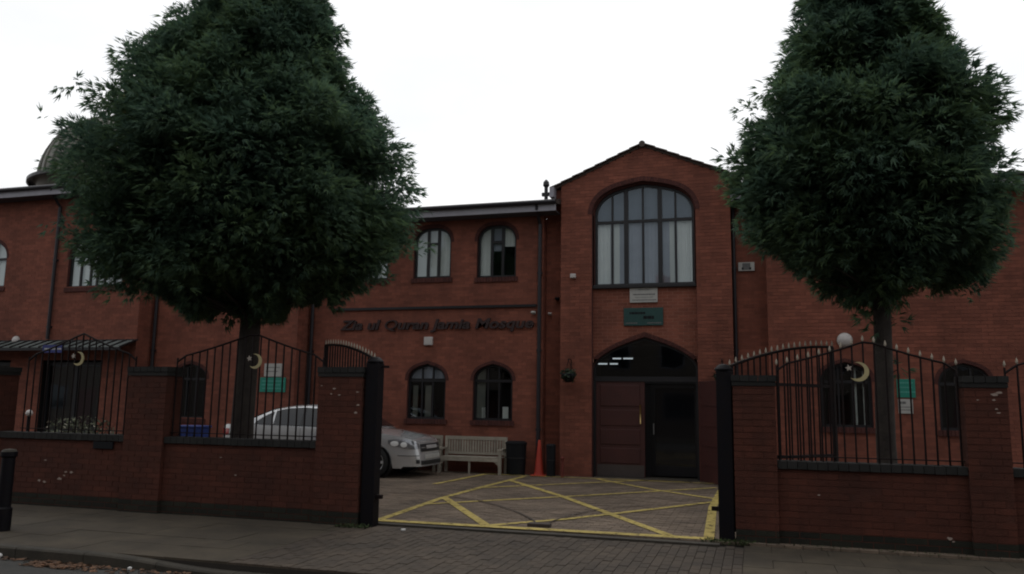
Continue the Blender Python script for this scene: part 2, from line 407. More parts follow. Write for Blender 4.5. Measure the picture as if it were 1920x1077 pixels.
# ================================================================== SETTING: ground
g = structure(MB().box(-400, -400, -.30, 400, 400, -.20).build('ground', 'earth'))
structure(MB().box(-60, -.6, -.19, 60, 6.98, -.118).build('road', 'asphalt'))
def pavement_base():
    return structure(MB().box(-40, 7.11, -.19, 30, 10.62, -.022).build('pavement', 'paving_base'))
pav = pavement_base()
structure(MB().box(-40, -4, -.19, 40, -.62, -.02).build('opposite_pavement', 'slab'))
# flagstones (left of the crossover, right of it)
XL, XR = -5.05, -.15
def flag(x0, x1, y0, y1):
    m = MB(); z = random.uniform(-.003, .003)
    m.box(x0+.0025, y0+.0025, -.06, x1-.0025, y1-.0025, z); return m
def front_y(x): return 9.70 if x < -4.6 else 10.2
nf = 0
rowsY = [(7.11, 7.71), (7.71, 8.16), (8.16, 8.76), (8.76, 9.21), (9.21, 9.69)]
for ri, (y0, y1) in enumerate(rowsY+[(9.69, 10.19)]):
    x = -13.0+(ri % 2)*.3
    while x < XL-.01 and y1 < 9.8:
        x1 = min(x+.6, XL); flag(x, x1, y0, y1).build('flagstone', 'slab', pav); x += .6
    x = XR+(0 if ri % 2 else -.0)
    while x < 6:
        x1 = x+(.6 if not (x == XR and ri % 2) else .3); flag(x, x1, y0, y1).build('flagstone', 'slab', pav); x = x1
# crossover block paving: blocks run away from the road
blk = MB().box(-.047, -.096, -.05, .047, .096, 0).mesh('paving_block', 'crossover_paving')
cells = []
nx = round((XR-XL)/.1)
for i in range(nx):
    x = XL+.05+i*.1; y = 6.95+(i % 2)*.1
    while y < 9.85:
        cells.append((x, y)); y += .2
cells = [c for c in cells if c[1] > 7.03]
vis = sorted([c for c in cells if c[1]-.1 > 7.1], key=lambda c: abs(c[1]-8.6)+max(0, -3.9-c[0])*1.5)
singles = set(vis[:300])
st = MB()
for c in cells:
    z = random.uniform(-.002, .003)
    if c in singles:
        o = linkcopy(blk, 'paving_block', pav, (c[0], c[1], z)); o.rotation_euler = (random.uniform(-.01, .01), random.uniform(-.01, .01), random.uniform(-.008, .008))
    else: st.box(c[0]-.047, max(7.112, c[1]-.096), -.05, c[0]+.047, c[1]+.096, z)
st.build('block_paving', 'crossover_paving', pav, kind='stuff')
# kerb: stones lowering towards the crossover
kb = structure(MB().box(-14, 6.99, -.19, 6, 7.09, -.10).build('kerb', 'kerb_stone'))
x = -13.9
def kz(x): 
    t = min(1, max(0, (x+6.6)/1.6)); return 0.0-.075*t*t*(3-2*t)
while x < 5:
    x1 = x+.9; m = MB(); n = 6
    rows = []
    for i in range(n+1):
        xx = x+.004+(.892)*i/n; z = kz(xx) if xx < -3 else (kz(xx) if xx < .2 else -.075+.075*min(1, (xx-.2)/1.6))
        rows.append([(xx, 6.985, -.19), (xx, 6.985, z-.02), (xx, 7.0, z-.004), (xx, 7.02, z), (xx, 7.105, z), (xx, 7.107, -.19)])
    m.grid(rows); m.f.append(tuple(range(6))); m.f.append(tuple(len(m.v)-6+k for k in (5, 4, 3, 2, 1, 0)))
    m.build('kerb_stone', 'kerb_stone', kb); x = x1
# courtyard
cy = structure(MB().box(-26, 10.06, -.19, 12, 19, .0).build('courtyard', 'paving_base'))
MB().box(-4.8, 9.84, -.1, -.42, 9.98, .026).build('edging', 'kerb_stone', cy)
st = MB(); y = 10.11; k = 0
while y < 17.78:
    x = -14+(k % 2)*.1
    while x < 5.5:
        if not (x < -4.86 and y < 10.1): st.box(x-.0965, y-.0465, -.02, x+.0965, y+.0465, .028+random.uniform(-.002, .003))
        x += .2
    y += .1; k += 1
st.build('block_paving', 'paving', cy, kind='stuff')
# painted box of yellow lines
def stripe(mb, pts, w, z=.0355):
    for (a, b) in zip(pts, pts[1:]):
        a = Vector((a[0], a[1], z)); b = Vector((b[0], b[1], z)); d = (b-a).normalized(); n = Vector((-d.y, d.x, 0))*w/2
        k = len(mb.v); mb.v += [tuple(a-n-d*.01), tuple(b-n+d*.01), tuple(b+n+d*.01), tuple(a+n-d*.01)]; mb.f.append((k, k+1, k+2, k+3))
ym = bpy.data.objects.new('yellow_markings', None); COL.objects.link(ym); structure(ym)
lines = [([(-4.80, 10.06), (-.5, 10.20)], .15), ([(-4.84, 10.0), (-5.0, 12.8), (-4.95, 14.7), (-4.83, 17.2)], .10), ([(-5.0, 12.85), (-3.38, 10.2)], .11),
         ([(-4.82, 16.15), (-3.19, 13.79), (-1.0, 10.2)], .11), ([(-4.95, 11.86), (-4.1, 12.78), (-3.0, 13.94), (-.75, 16.5)], .095),
         ([(-4.93, 14.55), (-2.4, 17.3)], .095), ([(-3.3, 10.2), (-2.5, 11.15), (-1.3, 13.04), (-.69, 14.05)], .10),
         ([(-3.25, 17.28), (-1.87, 15.62), (-.66, 14.5)], .10), ([(-.62, 17.25), (-.66, 13.3), (-.56, 10.27)], .11), ([(-5.96, 14.8), (-5.77, 17.3)], .10), ([(-5.8, 17.35), (-.6, 17.32)], .09)]
for i, (p, w_) in enumerate(lines):
    m = MB(); stripe(m, p, w_*1.15, .0350+.0006*i); m.build('yellow_line', 'yellow_paint', ym)
# gate tracks
def arc(pts, z=.044, w_=.028):
    m = MB(); stripe(m, pts, w_, z); return m
tr = thing('gate_stop', 'dark metal gate stop in the ground at the middle of the gateway', 'gate stop')
bevel(MB().box(-2.85, 10.30, .028, -2.55, 10.42, .075).build('stop_block', 'track_metal', tr))
def smooth(P, n=8):
    o = []
    P = [P[0]]+P+[P[-1]]
    for i in range(1, len(P)-2):
        for k in range(n):
            t = k/n; q = [tuple(Vector(P[i+j]).to_2d()) if False else P[i+j] for j in (-1, 0, 1, 2)]
            o.append(tuple(.5*((2*q[1][c])+(-q[0][c]+q[2][c])*t+(2*q[0][c]-5*q[1][c]+4*q[2][c]-q[3][c])*t*t+(-q[0][c]+3*q[1][c]-3*q[2][c]+q[3][c])*t**3) for c in (0, 1)))
    o.append(P[-1]); return o
tag(arc(smooth([(-6.4, 12.9), (-5.8, 13.15), (-5.12, 13.05), (-4.2, 12.51), (-3.5, 11.73), (-3.03, 11.04), (-2.76, 10.47)])).build('gate_track', 'track_metal'), 'thin dark curved gate track scored in the paving, sweeping left', 'gate track')
tag(arc(smooth([(-2.66, 10.40), (-2.59, 11.2), (-2.28, 12.3), (-1.72, 13.05), (-1.02, 13.57), (-.3, 13.65), (.4, 13.4)])).build('gate_track', 'track_metal'), 'thin dark curved gate track scored in the paving, sweeping right', 'gate track')

# ================================================================== BUILDING
mosque = thing('mosque_building', 'long two storey red brick mosque with gabled entrance bay, arched windows and ribbed dome', 'building')
YA, YB, YC, YP = 16.8, 17.35, 17.9, 17.8
CAP = 6.2
def wallx(x0, x1, y, z1, holes, bounds=None, z0=0, **k):
    hs = [(lambda z, a=a: (lambda r: (r[0]-x0, r[1]-x0) if r else None)(a.hole(z))) for a in holes]
    return brick_wall(mosque, (x0, y), (1, 0), x1-x0, bounds or (lambda z: (0, x1-x0)), z0, z1, hs, **k)
# --- hall at the left (A)
aw0 = Arch(-21.9, -19.62, 4.55, 5.35, 5.95, g_round); aw1 = Arch(-17.46, -15.66, 4.47, 5.3, 5.92, g_round)
aw2 = Arch(-24.8, -23.0, 4.5, 5.35, 5.95, g_round)
ent = Arch(-18.0, -16.05, .02, 2.5, 2.52, g_round); ent0 = Arch(-21.6, -19.1, .02, 2.5, 2.52, g_round)
wallx(-27, -15.05, YA, 7.0, [aw0, aw1, aw2, ent, ent0])
wallx(-15.05, -10.74, YB, 6.1, [bw := Arch(-14.28, -13.28, 1.1, 2.1, 2.5), bu := Arch(-14.25, -13.27, 4.6, 5.5, 5.82, g_round), bu2 := Arch(-12.5, -11.5, 4.6, 5.5, 5.82, g_round)])
cu1 = Arch(-7.93, -6.95, 4.60, 5.48, 5.86, g_round); cu2 = Arch(-6.28, -5.30, 4.57, 5.46, 5.85, g_round)
cl1 = Arch(-7.99, -7.0, 1.2, 2.12, 2.52); cl2 = Arch(-6.31, -5.34, 1.2, 2.12, 2.52)
cu3 = Arch(-9.6, -8.62, 4.6, 5.48, 5.86, g_round)
wallx(-10.74, -4.63, YC, 6.1, [cu1, cu2, cu3, cl1, cl2])
wallx(-4.63, -4.19, YC+.3, 6.3, [])
# returns of the stepped fronts
brick_wall(mosque, (-15.05, YA), (0, 1), .7, lambda z: (0, .55), 0, 7.0)
brick_wall(mosque, (-10.74, YB), (0, 1), .7, lambda z: (0, .55), 0, 6.1)
# --- porch bay
brick_wall(mosque, (-4.63, YC), (0, 1), .32, lambda z: (0, .3), 0, 6.1)
PX0, PX1, PXC = -4.19, -.38, -2.285
def pb(z):
    if z < 6.72: return (0, PX1-PX0)
    h = (7.50-z)/.43; return (max(0, PXC-PX0-h), min(PX1-PX0, PXC-PX0+h))
bay = Arch(-3.46, -1.13, -.1, 5.95, 6.68, g_wide)
wallx(PX0, PX1, YP, 7.5, [bay], bounds=pb)
ring(MB(), bay.outline(-.003), bay.outline(.004), YP-.002, YP+.16).build('bay_reveal', 'arch_brick', mosque)
bigw = Arch(-3.42, -1.16, 4.28, 5.95, 6.64, g_wide)
doora = Arch(-3.455, -1.135, -.1, 2.42, 3.12, lambda u: (1-.55*u)*max(0, 1-u**4)**.5)
pan = Arch(-3.46, -1.13, -.1, 5.9, 6.66, g_wide)
wallx(-3.46, -1.13, YP+.12, 4.26, [doora], z0=2.1, wname='panel_wall', mm='mortar_pale', singles=lambda x, z: z > 2.9)
# porch sides
brick_wall(mosque, (PX0, 18.25), (0, -1), .45, lambda z: (0, .45), 0, 6.7)
brick_wall(mosque, (PX1, YP), (0, 1), .45, lambda z: (0, .45), 0, 6.7)
# --- right wing
rw1 = Arch(1.34, 2.33, 1.22, 2.15, 2.56); rw2 = Arch(3.55, 4.5, 1.2, 2.12, 2.54)
wallx(-.38, .34, YC+.25, 6.2, [])
wallx(.34, 12, YC, 6.1, [rw1, rw2])
brick_wall(mosque, (.34, YC+.27), (0, -1), .3, lambda z: (0, .27), 0, 6.1)
# dark core boxes added behind the walls to block light from behind
MB().box(-27, YA+1.5, 0, -15.1, 27, 6.95).box(-15.05, YB+1.5, 0, -10.8, 26, 6.05).box(-10.74, YC+1.4, 0, -4.3, 26, 6.05).box(-.5, YC+1.4, 0, 12, 26, 6.05).box(-4.15, 22.5, 0, -.42, 24, 6.6).build('light_block_core', 'interior', mosque)
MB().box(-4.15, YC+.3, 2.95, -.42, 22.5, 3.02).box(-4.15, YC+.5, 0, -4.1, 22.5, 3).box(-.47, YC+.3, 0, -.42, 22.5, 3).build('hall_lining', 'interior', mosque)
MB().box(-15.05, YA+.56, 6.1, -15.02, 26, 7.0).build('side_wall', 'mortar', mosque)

# --- windows
def cs(A, a, b, m='curtain', z0=None, z1=99): return (A.x0+(A.x1-A.x0)*a, A.x0+(A.x1-A.x0)*b, (A.z0 if z0 is None else z0)+.03, z1, m)
window(mosque, cu1, YC, (.36, .64), [(5.46, 1, 2)], curtains=[cs(cu1, 0, 1)], thick=(0, 1), mullw=.03)
window(mosque, cu2, YC, (.36, .64), [(5.44, 1, 2)], curtains=[cs(cu2, 0, .36), cs(cu2, .36, .62, 'grey_curtain_or_reflection', 5.2), cs(cu2, .68, 1, 'curtain', 5.3)], thick=(0, 1), mullw=.03)
window(mosque, cu3, YC, (.36, .64), [(5.46, 1, 2)], curtains=[cs(cu3, 0, 1)], thick=(0, 1), mullw=.03)
window(mosque, cl1, YC, (.36, .64), [(2.12, 0, 3)], curtains=[cs(cl1, .42, .58, 'curtain_dull', z1=2.0), cs(cl1, .1, .22, 'curtain_dull', z1=2.0), cs(cl1, 0, 1, 'grey_curtain_or_reflection', z0=2.14)])  # full-width grey sheet above the transom paints reflected sky
window(mosque, cl2, YC, (.36, .64), [(2.12, 0, 3)], curtains=[cs(cl2, .05, .27, 'curtain_dull'), cs(cl2, .93, 1, 'curtain_dull'), cs(cl2, .17, .27, 'curtain', z1=1.5), cs(cl2, .72, .86, 'curtain', z1=1.52)])  # last two short pale sheets stand in for white objects indoors
window(mosque, bu, YB, (.36, .64), [(5.46, 1, 2)], curtains=[cs(bu, 0, 1)], thick=(0, 1), mullw=.03)
window(mosque, bu2, YB, (.36, .64), [(5.46, 1, 2)], curtains=[cs(bu2, 0, 1)], thick=(0, 1), mullw=.03)
window(mosque, bw, YB, (.36, .64), [(2.1, 0, 3)])
window(mosque, aw1, YA, (.2, .38, .5, .64, .82), [(5.35, 0, 6)], curtains=[cs(aw1, 0, 1)], mullw=.05)
window(mosque, aw0, YA, (.2, .4, .6, .8), [(5.35, 0, 5)], curtains=[cs(aw0, 0, 1)])
window(mosque, aw2, YA, (.2, .4, .6, .8), [(5.35, 0, 5)], curtains=[cs(aw2, 0, 1)])
window(mosque, rw1, YC, (.36, .64), [(2.15, 0, 3)], curtains=[cs(rw1, .66, .72, 'curtain'), cs(rw1, .84, .89, 'curtain')])
window(mosque, rw2, YC, (.36, .64), [(2.12, 0, 3)])
window(mosque, bigw, YP+.10, (.18, .32, .49, .66, .815), [(5.78, 0, 6)], frame=.06, sill=False, mullw=.045, thick=(1, 3),
       curtains=[cs(bigw, 0, .16, z1=5.75), cs(bigw, .19, .25, z1=5.75), cs(bigw, .25, .32, 'grey_curtain_or_reflection', z1=5.75), cs(bigw, .34, .48, 'grey_curtain_or_reflection', z1=5.75), cs(bigw, .5, .65, 'grey_curtain_or_reflection', z1=5.75),
                 cs(bigw, .67, .75, 'grey_curtain_or_reflection', z1=5.75), cs(bigw, .75, .80, z1=5.75), cs(bigw, .82, 1, z1=5.75), cs(bigw, 0, 1, 'painted_sky_reflection', z0=5.8, z1=6.6)])  # top sheet is no cloth: bluish sky reflection painted behind the glass
bevel(MB().box(-3.45, YP+.04, 4.22, -1.14, YP+.2, 4.30).build('window_ledge', 'frame', mosque))
# arch ring round the bay top and the door
for A_, Y_ in ((bay, YP), (doora, YP+.12)):
    o_ = A_.outline(-.105, n=44, archonly=True); i_ = A_.outline(.0, n=44, archonly=True); mb = MB()
    for i in range(44):
        q = [o_[i], o_[i+1], i_[i+1], i_[i]]; cx = sum(p[0] for p in q)/4; cz = sum(p[1] for p in q)/4
        if max(p[0] for p in q) > (-1.135 if A_ is doora else 9): continue
        if min(p[0] for p in q) < (-3.455 if A_ is doora else -9): continue
        q = [(cx+(p[0]-cx)*.9, cz+(p[1]-cz)*.96) for p in q]
        mb.prism(q, lambda x, z: (x, Y_-.006, z), lambda x, z: (x, Y_+.03, z))
    mb.build('arch_ring', 'arch_brick', mosque)
    ring(MB(), A_.outline(-.1 if A_ is bay else -.0, archonly=True), A_.outline(.006, archonly=True), Y_+.002, Y_+.10, close=False).build('arch_bed', 'arch_brick', mosque)
# doorway: fanlight and doors
fan = Arch(-3.45, -1.14, 2.19, 2.42, 3.11, doora.g)
fw_ = ring(MB(), fan.outline(0), fan.outline(.05), YP+.20, YP+.26).build('fanlight', 'frame', mosque)
m = MB(); pl = fan.outline(.03); m.v = [(x, YP+.23, z) for x, z in pl]; m.f = [tuple(range(len(pl)))[::-1]]; m.build('pane', 'window_glass', fw_)
MB().box(-3.45, YP+.18, 2.13, -1.14, YP+.28, 2.20).build('door_lintel', 'frame', mosque)
fr = MB().box(-3.455, YP+.18, .03, -3.40, YP+.28, 2.13).box(-1.19, YP+.18, .03, -1.137, YP+.28, 2.13).build('door_frame', 'frame', mosque)
def door_leaf(w_):
    d = MB().box(0, 0, 0, w_, .045, 2.1)
    return d
dl = bevel(MB().box(-3.40, YP+.20, .035, -2.31, YP+.25, 2.13).build('door', 'door_wood', mosque), .004)
for z0, z1 in ((.33, .66), (.74, 1.07), (1.15, 1.5), (1.58, 2.05)): bevel(MB().box(-3.30, YP+.185, z0, -2.42, YP+.20, z1).build('door_panel', 'door_wood', dl), .008)
MB().box(-3.38, YP+.194, .04, -2.33, YP+.2, .30).build('kick_plate', 'kick_plate', dl)
m = MB().tube([(-2.40, YP+.15, 1.2), (-2.40, YP+.15, 1.62)], .016).tube([(-2.40, YP+.15, 1.23), (-2.40, YP+.2, 1.23)], .01).tube([(-2.40, YP+.15, 1.59), (-2.40, YP+.2, 1.59)], .01); m.build('handle', 'brass', dl, smooth=True)
# inner glazed door in the dark lobby
ig = MB().box(-2.27, 18.75, .03, -2.17, 18.81, 2.1).box(-1.28, 18.75, .03, -1.18, 18.81, 2.1).box(-2.17, 18.75, 2.0, -1.28, 18.81, 2.1).box(-2.17, 18.75, .03, -1.28, 18.81, .25).box(-4.1, 18.7, 2.1, -.47, 18.8, 2.16).build('inner_door', 'frame', mosque)
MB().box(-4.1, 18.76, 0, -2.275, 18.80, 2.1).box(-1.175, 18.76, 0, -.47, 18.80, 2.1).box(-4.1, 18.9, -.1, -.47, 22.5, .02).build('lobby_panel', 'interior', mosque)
MB().box(-2.17, 18.775, .25, -1.28, 18.785, 2.0).build('pane', 'car_glass', ig)
MB().tube([(-2.2, 18.7, .95), (-2.2, 18.7, 1.2)], .014).build('handle', 'alloy', ig)
# open right-hand leaf, swung out
ol = bpy.data.objects.new('open_door', None); COL.objects.link(ol); ol.parent = mosque; ol.location = (-1.12, YP-.02, .035); ol.rotation_euler = (0, 0, math.radians(-58))
bevel(MB().box(0, 0, 0, 1.08, .045, 2.1).build('leaf', 'door_wood', ol), .004)
for z0, z1 in ((.33, .66), (.74, 1.07), (1.15, 1.5), (1.58, 2.0)): MB().box(.12, -.012, z0, .96, 0, z1).build('door_panel', 'door_wood', ol)
MB().tube([(.95, -.05, 1.35), (.95, -.05, 1.8)], .014).build('handle', 'brass', ol)
MB().box(-3.42, YP-.05, -.02, -1.12, YP+.5, .034).build('threshold', 'kerb_stone', mosque)
MB().box(-2.34, YP-.35, -.0, -1.3, YP-.06, .05).build('door_step', 'slab', mosque)
# --- fascia, gutter, soffit, roofs
def eave(x0, x1, y, z, tag_=''):
    MB().box(x0, y-.42, z-.20, x1, y-.40, z-.02).build('fascia', 'fascia', mosque)
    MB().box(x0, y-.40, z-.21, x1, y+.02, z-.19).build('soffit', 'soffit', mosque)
    MB().tube([(x0, y-.47, z+.0), (x1, y-.47, z+.0)], .055, 10).build('gutter', 'downpipe', mosque)
    MB().box(x0, y-.40, z-.02, x1, y-.3, z+.04).build('eaves_board', 'frame', mosque)
def roof(x0, x1, y0, z0, y1, z1):
    m = MB(); n = int((x1-x0)/.3); rws = 12
    r_ = MB(); a = Vector((0, y1-y0, z1-z0)); Ln = a.length; a.normalize(); nn = Vector((0, -a.z, a.y))
    base = MB().obox(((x0+x1)/2, (y0+y1)/2, (z0+z1)/2-.05), ((x1-x0)/2, 0, 0), a*Ln/2, nn*.04).build('roof', 'roof_tile', mosque)
    for j in range(int(Ln/.34)):
        for i in range(n):
            c = Vector((x0+(i+.5)*(x1-x0)/n, y0, z0))+a*(j*.34+.17)+nn*(.012)
            r_.obox(c, ((x1-x0)/n*.485, 0, 0), (a*math.cos(.06)+nn*math.sin(-.06)*-1)*.18*1., nn*.012)
    r_.build('tiles', 'roof_tile', base, kind='stuff')
eave(-27, -14.75, YA, 7.15); roof(-27, -14.8, YA-.45, 7.2, 27, 8.3)
eave(-14.73, -10.45, YB, 6.22); roof(-15.0, -10.5, YB-.45, 6.26, 26, 8.0)
eave(-10.42, -4.24, YC, 6.22); roof(-10.44, -4.2, YC-.45, 6.26, 26, 8.0)
eave(-.36, 12, YC, 6.22); roof(-.36, 12, YC-.45, 6.26, 26, 8.0)
# porch roof with tiled verges
for s in (-1, 1):
    ridge = Vector((PXC, 0, 7.53)); e = Vector((PXC+s*2.14, 0, 7.53-.43*2.14)); d = (e-ridge); Ln = d.length; d.normalize(); nn = Vector((-d.z*s, 0, d.x*s))
    rf = MB().obox((ridge+e)/2+Vector((0, 20.2, -.02)), d*Ln/2, (0, 2.42, 0), nn*.02).build('roof', 'roof_tile', mosque)
    n = 8
    for i in range(n):
        c = ridge+d*(i+.5)*Ln/n+Vector((0, 17.9, 0))+nn*.022
        t = (d*math.cos(.13)-nn*math.sin(.13)*-1)
        t = d+nn*.06
        bevel(MB().obox(c, t.normalized()*Ln/n*.56, (0, .19, 0), nn*.014).build('verge_tile', 'roof_tile', rf), .006)
MB().tube([(PXC, 17.70, 7.525), (PXC, 22.6, 7.525)], .075, 10).build('ridge_tile', 'roof_tile', mosque)
MB().box(-4.43, 17.62, 6.38, -4.33, 18.4, 6.62).build('bargeboard', 'fascia', mosque)
MB().box(-4.33, 17.9, 6.2, -4.19, 18.2, 6.6).build('kneeler', 'brick', mosque)
# --- downpipes
def pipe(x, y, z1, offs=.45, z0=.03):
    m = MB().tube([(x, y-offs, z1), (x, y-offs*.9, z1-.12), (x, y-.07, z1-.42), (x, y-.07, z0)], .045, 10)
    for z in np.arange(max(1., z0+.3), z1-.6, 1.8): m.box(x-.055, y-.1, z, x+.055, y-.01, z+.05)
    m.build('downpipe', 'downpipe', mosque, smooth=False)
pipe(-4.70, YC, 6.2); pipe(-.335, YC+.25, 6.6, .3); pipe(-17.85, YA, 7.1, .4, 3.1); pipe(-14.93, YB, 6.2); pipe(-10.63, YC, 6.2)
# --- dome
dm = thing('dome_group', '', ''); bpy.data.objects.remove(dm)
DC = (-20.35, 21.2, 8.5); R_ = 2.28
prof = [(R_+.02, -.9), (R_+.02, -.05), (R_+.12, -.03), (R_+.12, .05), (R_, .07)]+[(R_*math.cos(t), R_*1.03*math.sin(t)+.07) for t in np.linspace(.05, PI/2-.02, 20)]
dome = MB().lathe(prof, DC, 64).build('dome', 'dome_metal', mosque, smooth=True)
ribm = MB().tube([(R_*math.cos(t)*1.004, 0, R_*1.034*math.sin(t)+.07) for t in np.linspace(0, PI/2-.03, 16)], .034, 6).mesh('rib', 'dome_metal')
for k in range(36): linkcopy(ribm, 'rib', dome, DC, 2*PI*k/36)
MB().lathe([(.16, 0), (.1, .2), (.05, .3), (.14, .45), (.05, .6), (.09, .75), (.02, .9), (.0, 1.2)], (DC[0], DC[1], DC[2]+2.55), 16).build('finial', 'brass', dome, smooth=True)
m = MB()
for i in range(-1, 2):
    pass
MB().lathe([(R_+.25, -.15), (R_+.3, -.12), (R_+.3, -.02), (R_+.12, 0)], DC, 64).build('rim', 'frame', dome, smooth=False)
# --- canopy over the left entrance
cn = bpy.data.objects.new('entrance_canopy', None); COL.objects.link(cn); cn.parent = mosque
x0 = -22.
MB().bar((x0, 16.2, 2.80), (-14.98, 16.2, 2.80), .05, .07).bar((x0, YA-.03, 3.05), (-15.05, YA-.03, 3.05), .05, .06).build('canopy_frame', 'frame', cn)
n = 22
for i in range(n):
    xa = x0+(-15.0-x0)*i/n; xb = x0+(-15.0-x0)*(i+1)/n
    MB().prism([(xa+.03, 0), (xb-.03, 0), (xb-.03, 1), (xa+.03, 1)], lambda x, t: (x, 16.22+.53*t, 2.84+.2*t), lambda x, t: (x, 16.22+.53*t, 2.85+.2*t)).build('canopy_pane', 'canopy_panel', cn)
    MB().bar((xb, 16.2, 2.85), (xb, YA-.02, 3.07), .035, .04).build('glazing_bar', 'frame', cn)
# dark lobby walls behind the left openings
for A_ in (ent, ent0):
    x0_, x1_ = A_.x0-.1, A_.x1+.1
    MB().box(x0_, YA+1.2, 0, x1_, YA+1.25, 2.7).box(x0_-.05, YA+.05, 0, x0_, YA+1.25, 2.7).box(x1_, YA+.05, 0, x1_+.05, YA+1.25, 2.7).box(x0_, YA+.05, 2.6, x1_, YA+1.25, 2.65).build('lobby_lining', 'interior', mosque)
    e = MB().box(x0_+.1, YA+.15, .03, x0_+.2, YA+.2, 2.5).box(x1_-.2, YA+.15, .03, x1_-.1, YA+.2, 2.5).box((x0_+x1_)/2-.06, YA+.15, .03, (x0_+x1_)/2+.06, YA+.2, 2.5).box(x0_+.2, YA+.15, 2.42, x1_-.2, YA+.2, 2.5).build('entrance_door', 'frame', mosque)
    MB().box(x0_+.2, YA+.17, .05, x1_-.2, YA+.175, 2.42).build('pane', 'window_glass', e)

# ------------------------------------------------------------------ things fixed to the building
# lettering
def lettering(txt, x0, x1, y, zb, h):
    root = thing('wall_lettering', 'raised dark italic lettering reading Zia ul Quran Jamia Mosque on red brick wall', 'lettering', loc=(x0, y, zb))
    cu = bpy.data.curves.new('tmp', 'FONT'); cu.body = txt; cu.size = 1; cu.shear = .22; cu.extrude = .0; cu.offset = .028
    to = bpy.data.objects.new('tmp', cu); COL.objects.link(to); bpy.context.view_layer.update()
    me = bpy.data.meshes.new_from_object(to.evaluated_get(bpy.context.evaluated_depsgraph_get()))
    v = np.array([q.co[:] for q in me.vertices]); wid = v[:, 0].max()-v[:, 0].min(); xmin = v[:, 0].min(); bpy.data.objects.remove(to)
    adv = 0
    # per letter: find advance by measuring prefixes
    pos = [0]
    def mesh_of(s, ex=0., of=.028):
        c = bpy.data.curves.new('tmp', 'FONT'); c.body = s; c.size = 1; c.shear = .22; c.extrude = ex; c.offset = of
        t = bpy.data.objects.new('tmp', c); COL.objects.link(t); bpy.context.view_layer.update()
        m_ = bpy.data.meshes.new_from_object(t.evaluated_get(bpy.context.evaluated_depsgraph_get())); bpy.data.objects.remove(t); return m_
    sx = (x1-x0)/wid; sz = h
    def width(s):
        m_ = mesh_of(s+'I'); a = np.array([q.co[0] for q in m_.vertices]); return a.max()
    base = width('')
    for i, ch in enumerate(txt):
        if ch == ' ': continue
        off = width(txt[:i])-base
        m_ = mesh_of(ch, .02)
        for of in (.02, .01, 0):
            if max(abs(k) for q in m_.vertices for k in q.co) < 2: break
            m_ = mesh_of(ch, .02, of)
        co = np.array([q.co[:] for q in m_.vertices])
        new = np.stack([(co[:, 0]+off-xmin)*sx, -co[:, 2]*1.2-.026, co[:, 1]*sz], 1)
        m_.vertices.foreach_set('co', new.ravel()); m_.materials.clear(); m_.materials.append(MATS['letter']); m_.update(); m_.name = 'letter'
        o = bpy.data.objects.new('letter', m_); COL.objects.link(o); o.parent = root
lettering('Zia ul Quran Jamia Mosque', -9.85, -4.84, YC-.002, 3.355, .33)
tr = thing('cable_trunking', 'long thin dark horizontal cable trunking above the wall lettering', 'cable trunking')
MB().box(-10.1, YC-.05, 3.84, -4.78, YC-.003, 3.90).build('duct', 'frame', tr)
for x in np.arange(-9.8, -4.9, .9): MB().box(x, YC-.055, 3.835, x+.03, YC-.003, 3.905).build('clip', 'frame', tr)
# plates
def plate(name, x0, x1, z0, z1, y, m, label, cat, rows=(), pm='grey_print', t=.025, group=None, seed=1):
    r = thing(name, label, cat, group, loc=((x0+x1)/2, y, (z0+z1)/2)); w_, h_ = (x1-x0)/2, (z1-z0)/2
    bevel(MB().box(-w_, -t, -h_, w_, -.002, h_).build('board', m, r), .004)
    rd = random.Random(seed)
    for (f, hh, a, b, pmm) in rows:
        mb = MB(); x = -w_+2*w_*a; z = h_-2*h_*f
        while x < -w_+2*w_*b:
            l = rd.uniform(.012, .03)*max(1, hh/.02); mb.box(x, -t-.002, z-hh/2, min(x+l, w_*.96), -t+.001, z+hh/2); x += l+.008
        mb.build('print_row', pmm or pm, r)
    return r
plate('name_plaque', -2.61, -1.99, 3.89, 4.25, YP+.11, 'cream_plate', 'white rectangular plaque with faint grey text right under the large arched window', 'plaque',
      [(.2, .02, .3, .7, None), (.5, .03, .12, .9, None), (.68, .012, .2, .8, None), (.85, .022, .1, .92, None)])
plate('green_plaque', -2.75, -1.87, 3.37, 3.77, YP+.11, 'dark_green_sign', 'dark green plaque with faint pale lettering above the door arch', 'plaque',
      [(.3, .05, .15, .5, 'bin_plastic'), (.55, .07, .5, .75, 'bin_plastic'), (.86, .03, .05, .35, 'grey_print'), (.86, .03, .6, .95, 'grey_print')])
plate('notice', -11.60, -11.11, 2.17, 2.49, YB, 'cream_plate', 'small white paper notice on brick wall above a green sign, behind left railing', 'sign', [(.3, .02, .1, .9, None), (.6, .02, .1, .8, None)])
plate('green_sign', -11.70, -10.98, 1.79, 2.15, YB, 'green_sign', 'bright green sign with white print under a white notice, behind left railing', 'sign', [(.25, .03, .08, .9, 'pale_green_print'), (.5, .03, .08, .8, 'pale_green_print'), (.75, .03, .1, .9, 'pale_green_print')])
plate('green_sign', 2.79, 3.13, 1.84, 2.21, YC, 'green_sign', 'bright green sign above a white notice, behind right railing by tree trunk', 'sign', [(.2, .03, .08, .9, 'pale_green_print'), (.45, .03, .08, .8, 'pale_green_print'), (.7, .03, .1, .9, 'pale_green_print')])
plate('notice', 2.80, 3.07, 1.52, 1.81, YC, 'cream_plate', 'small white notice under the green sign at the right wing', 'sign', [(.25, .05, .1, .5, None), (.55, .02, .1, .9, None), (.75, .02, .1, .8, None)])
plate('blue_sign', -17.35, -16.74, 2.70, 2.90, 16.17, 'blue_sign', 'small blue sign on the front of the left entrance canopy', 'sign', [(.5, .04, .1, .9, 'cream_plate')])
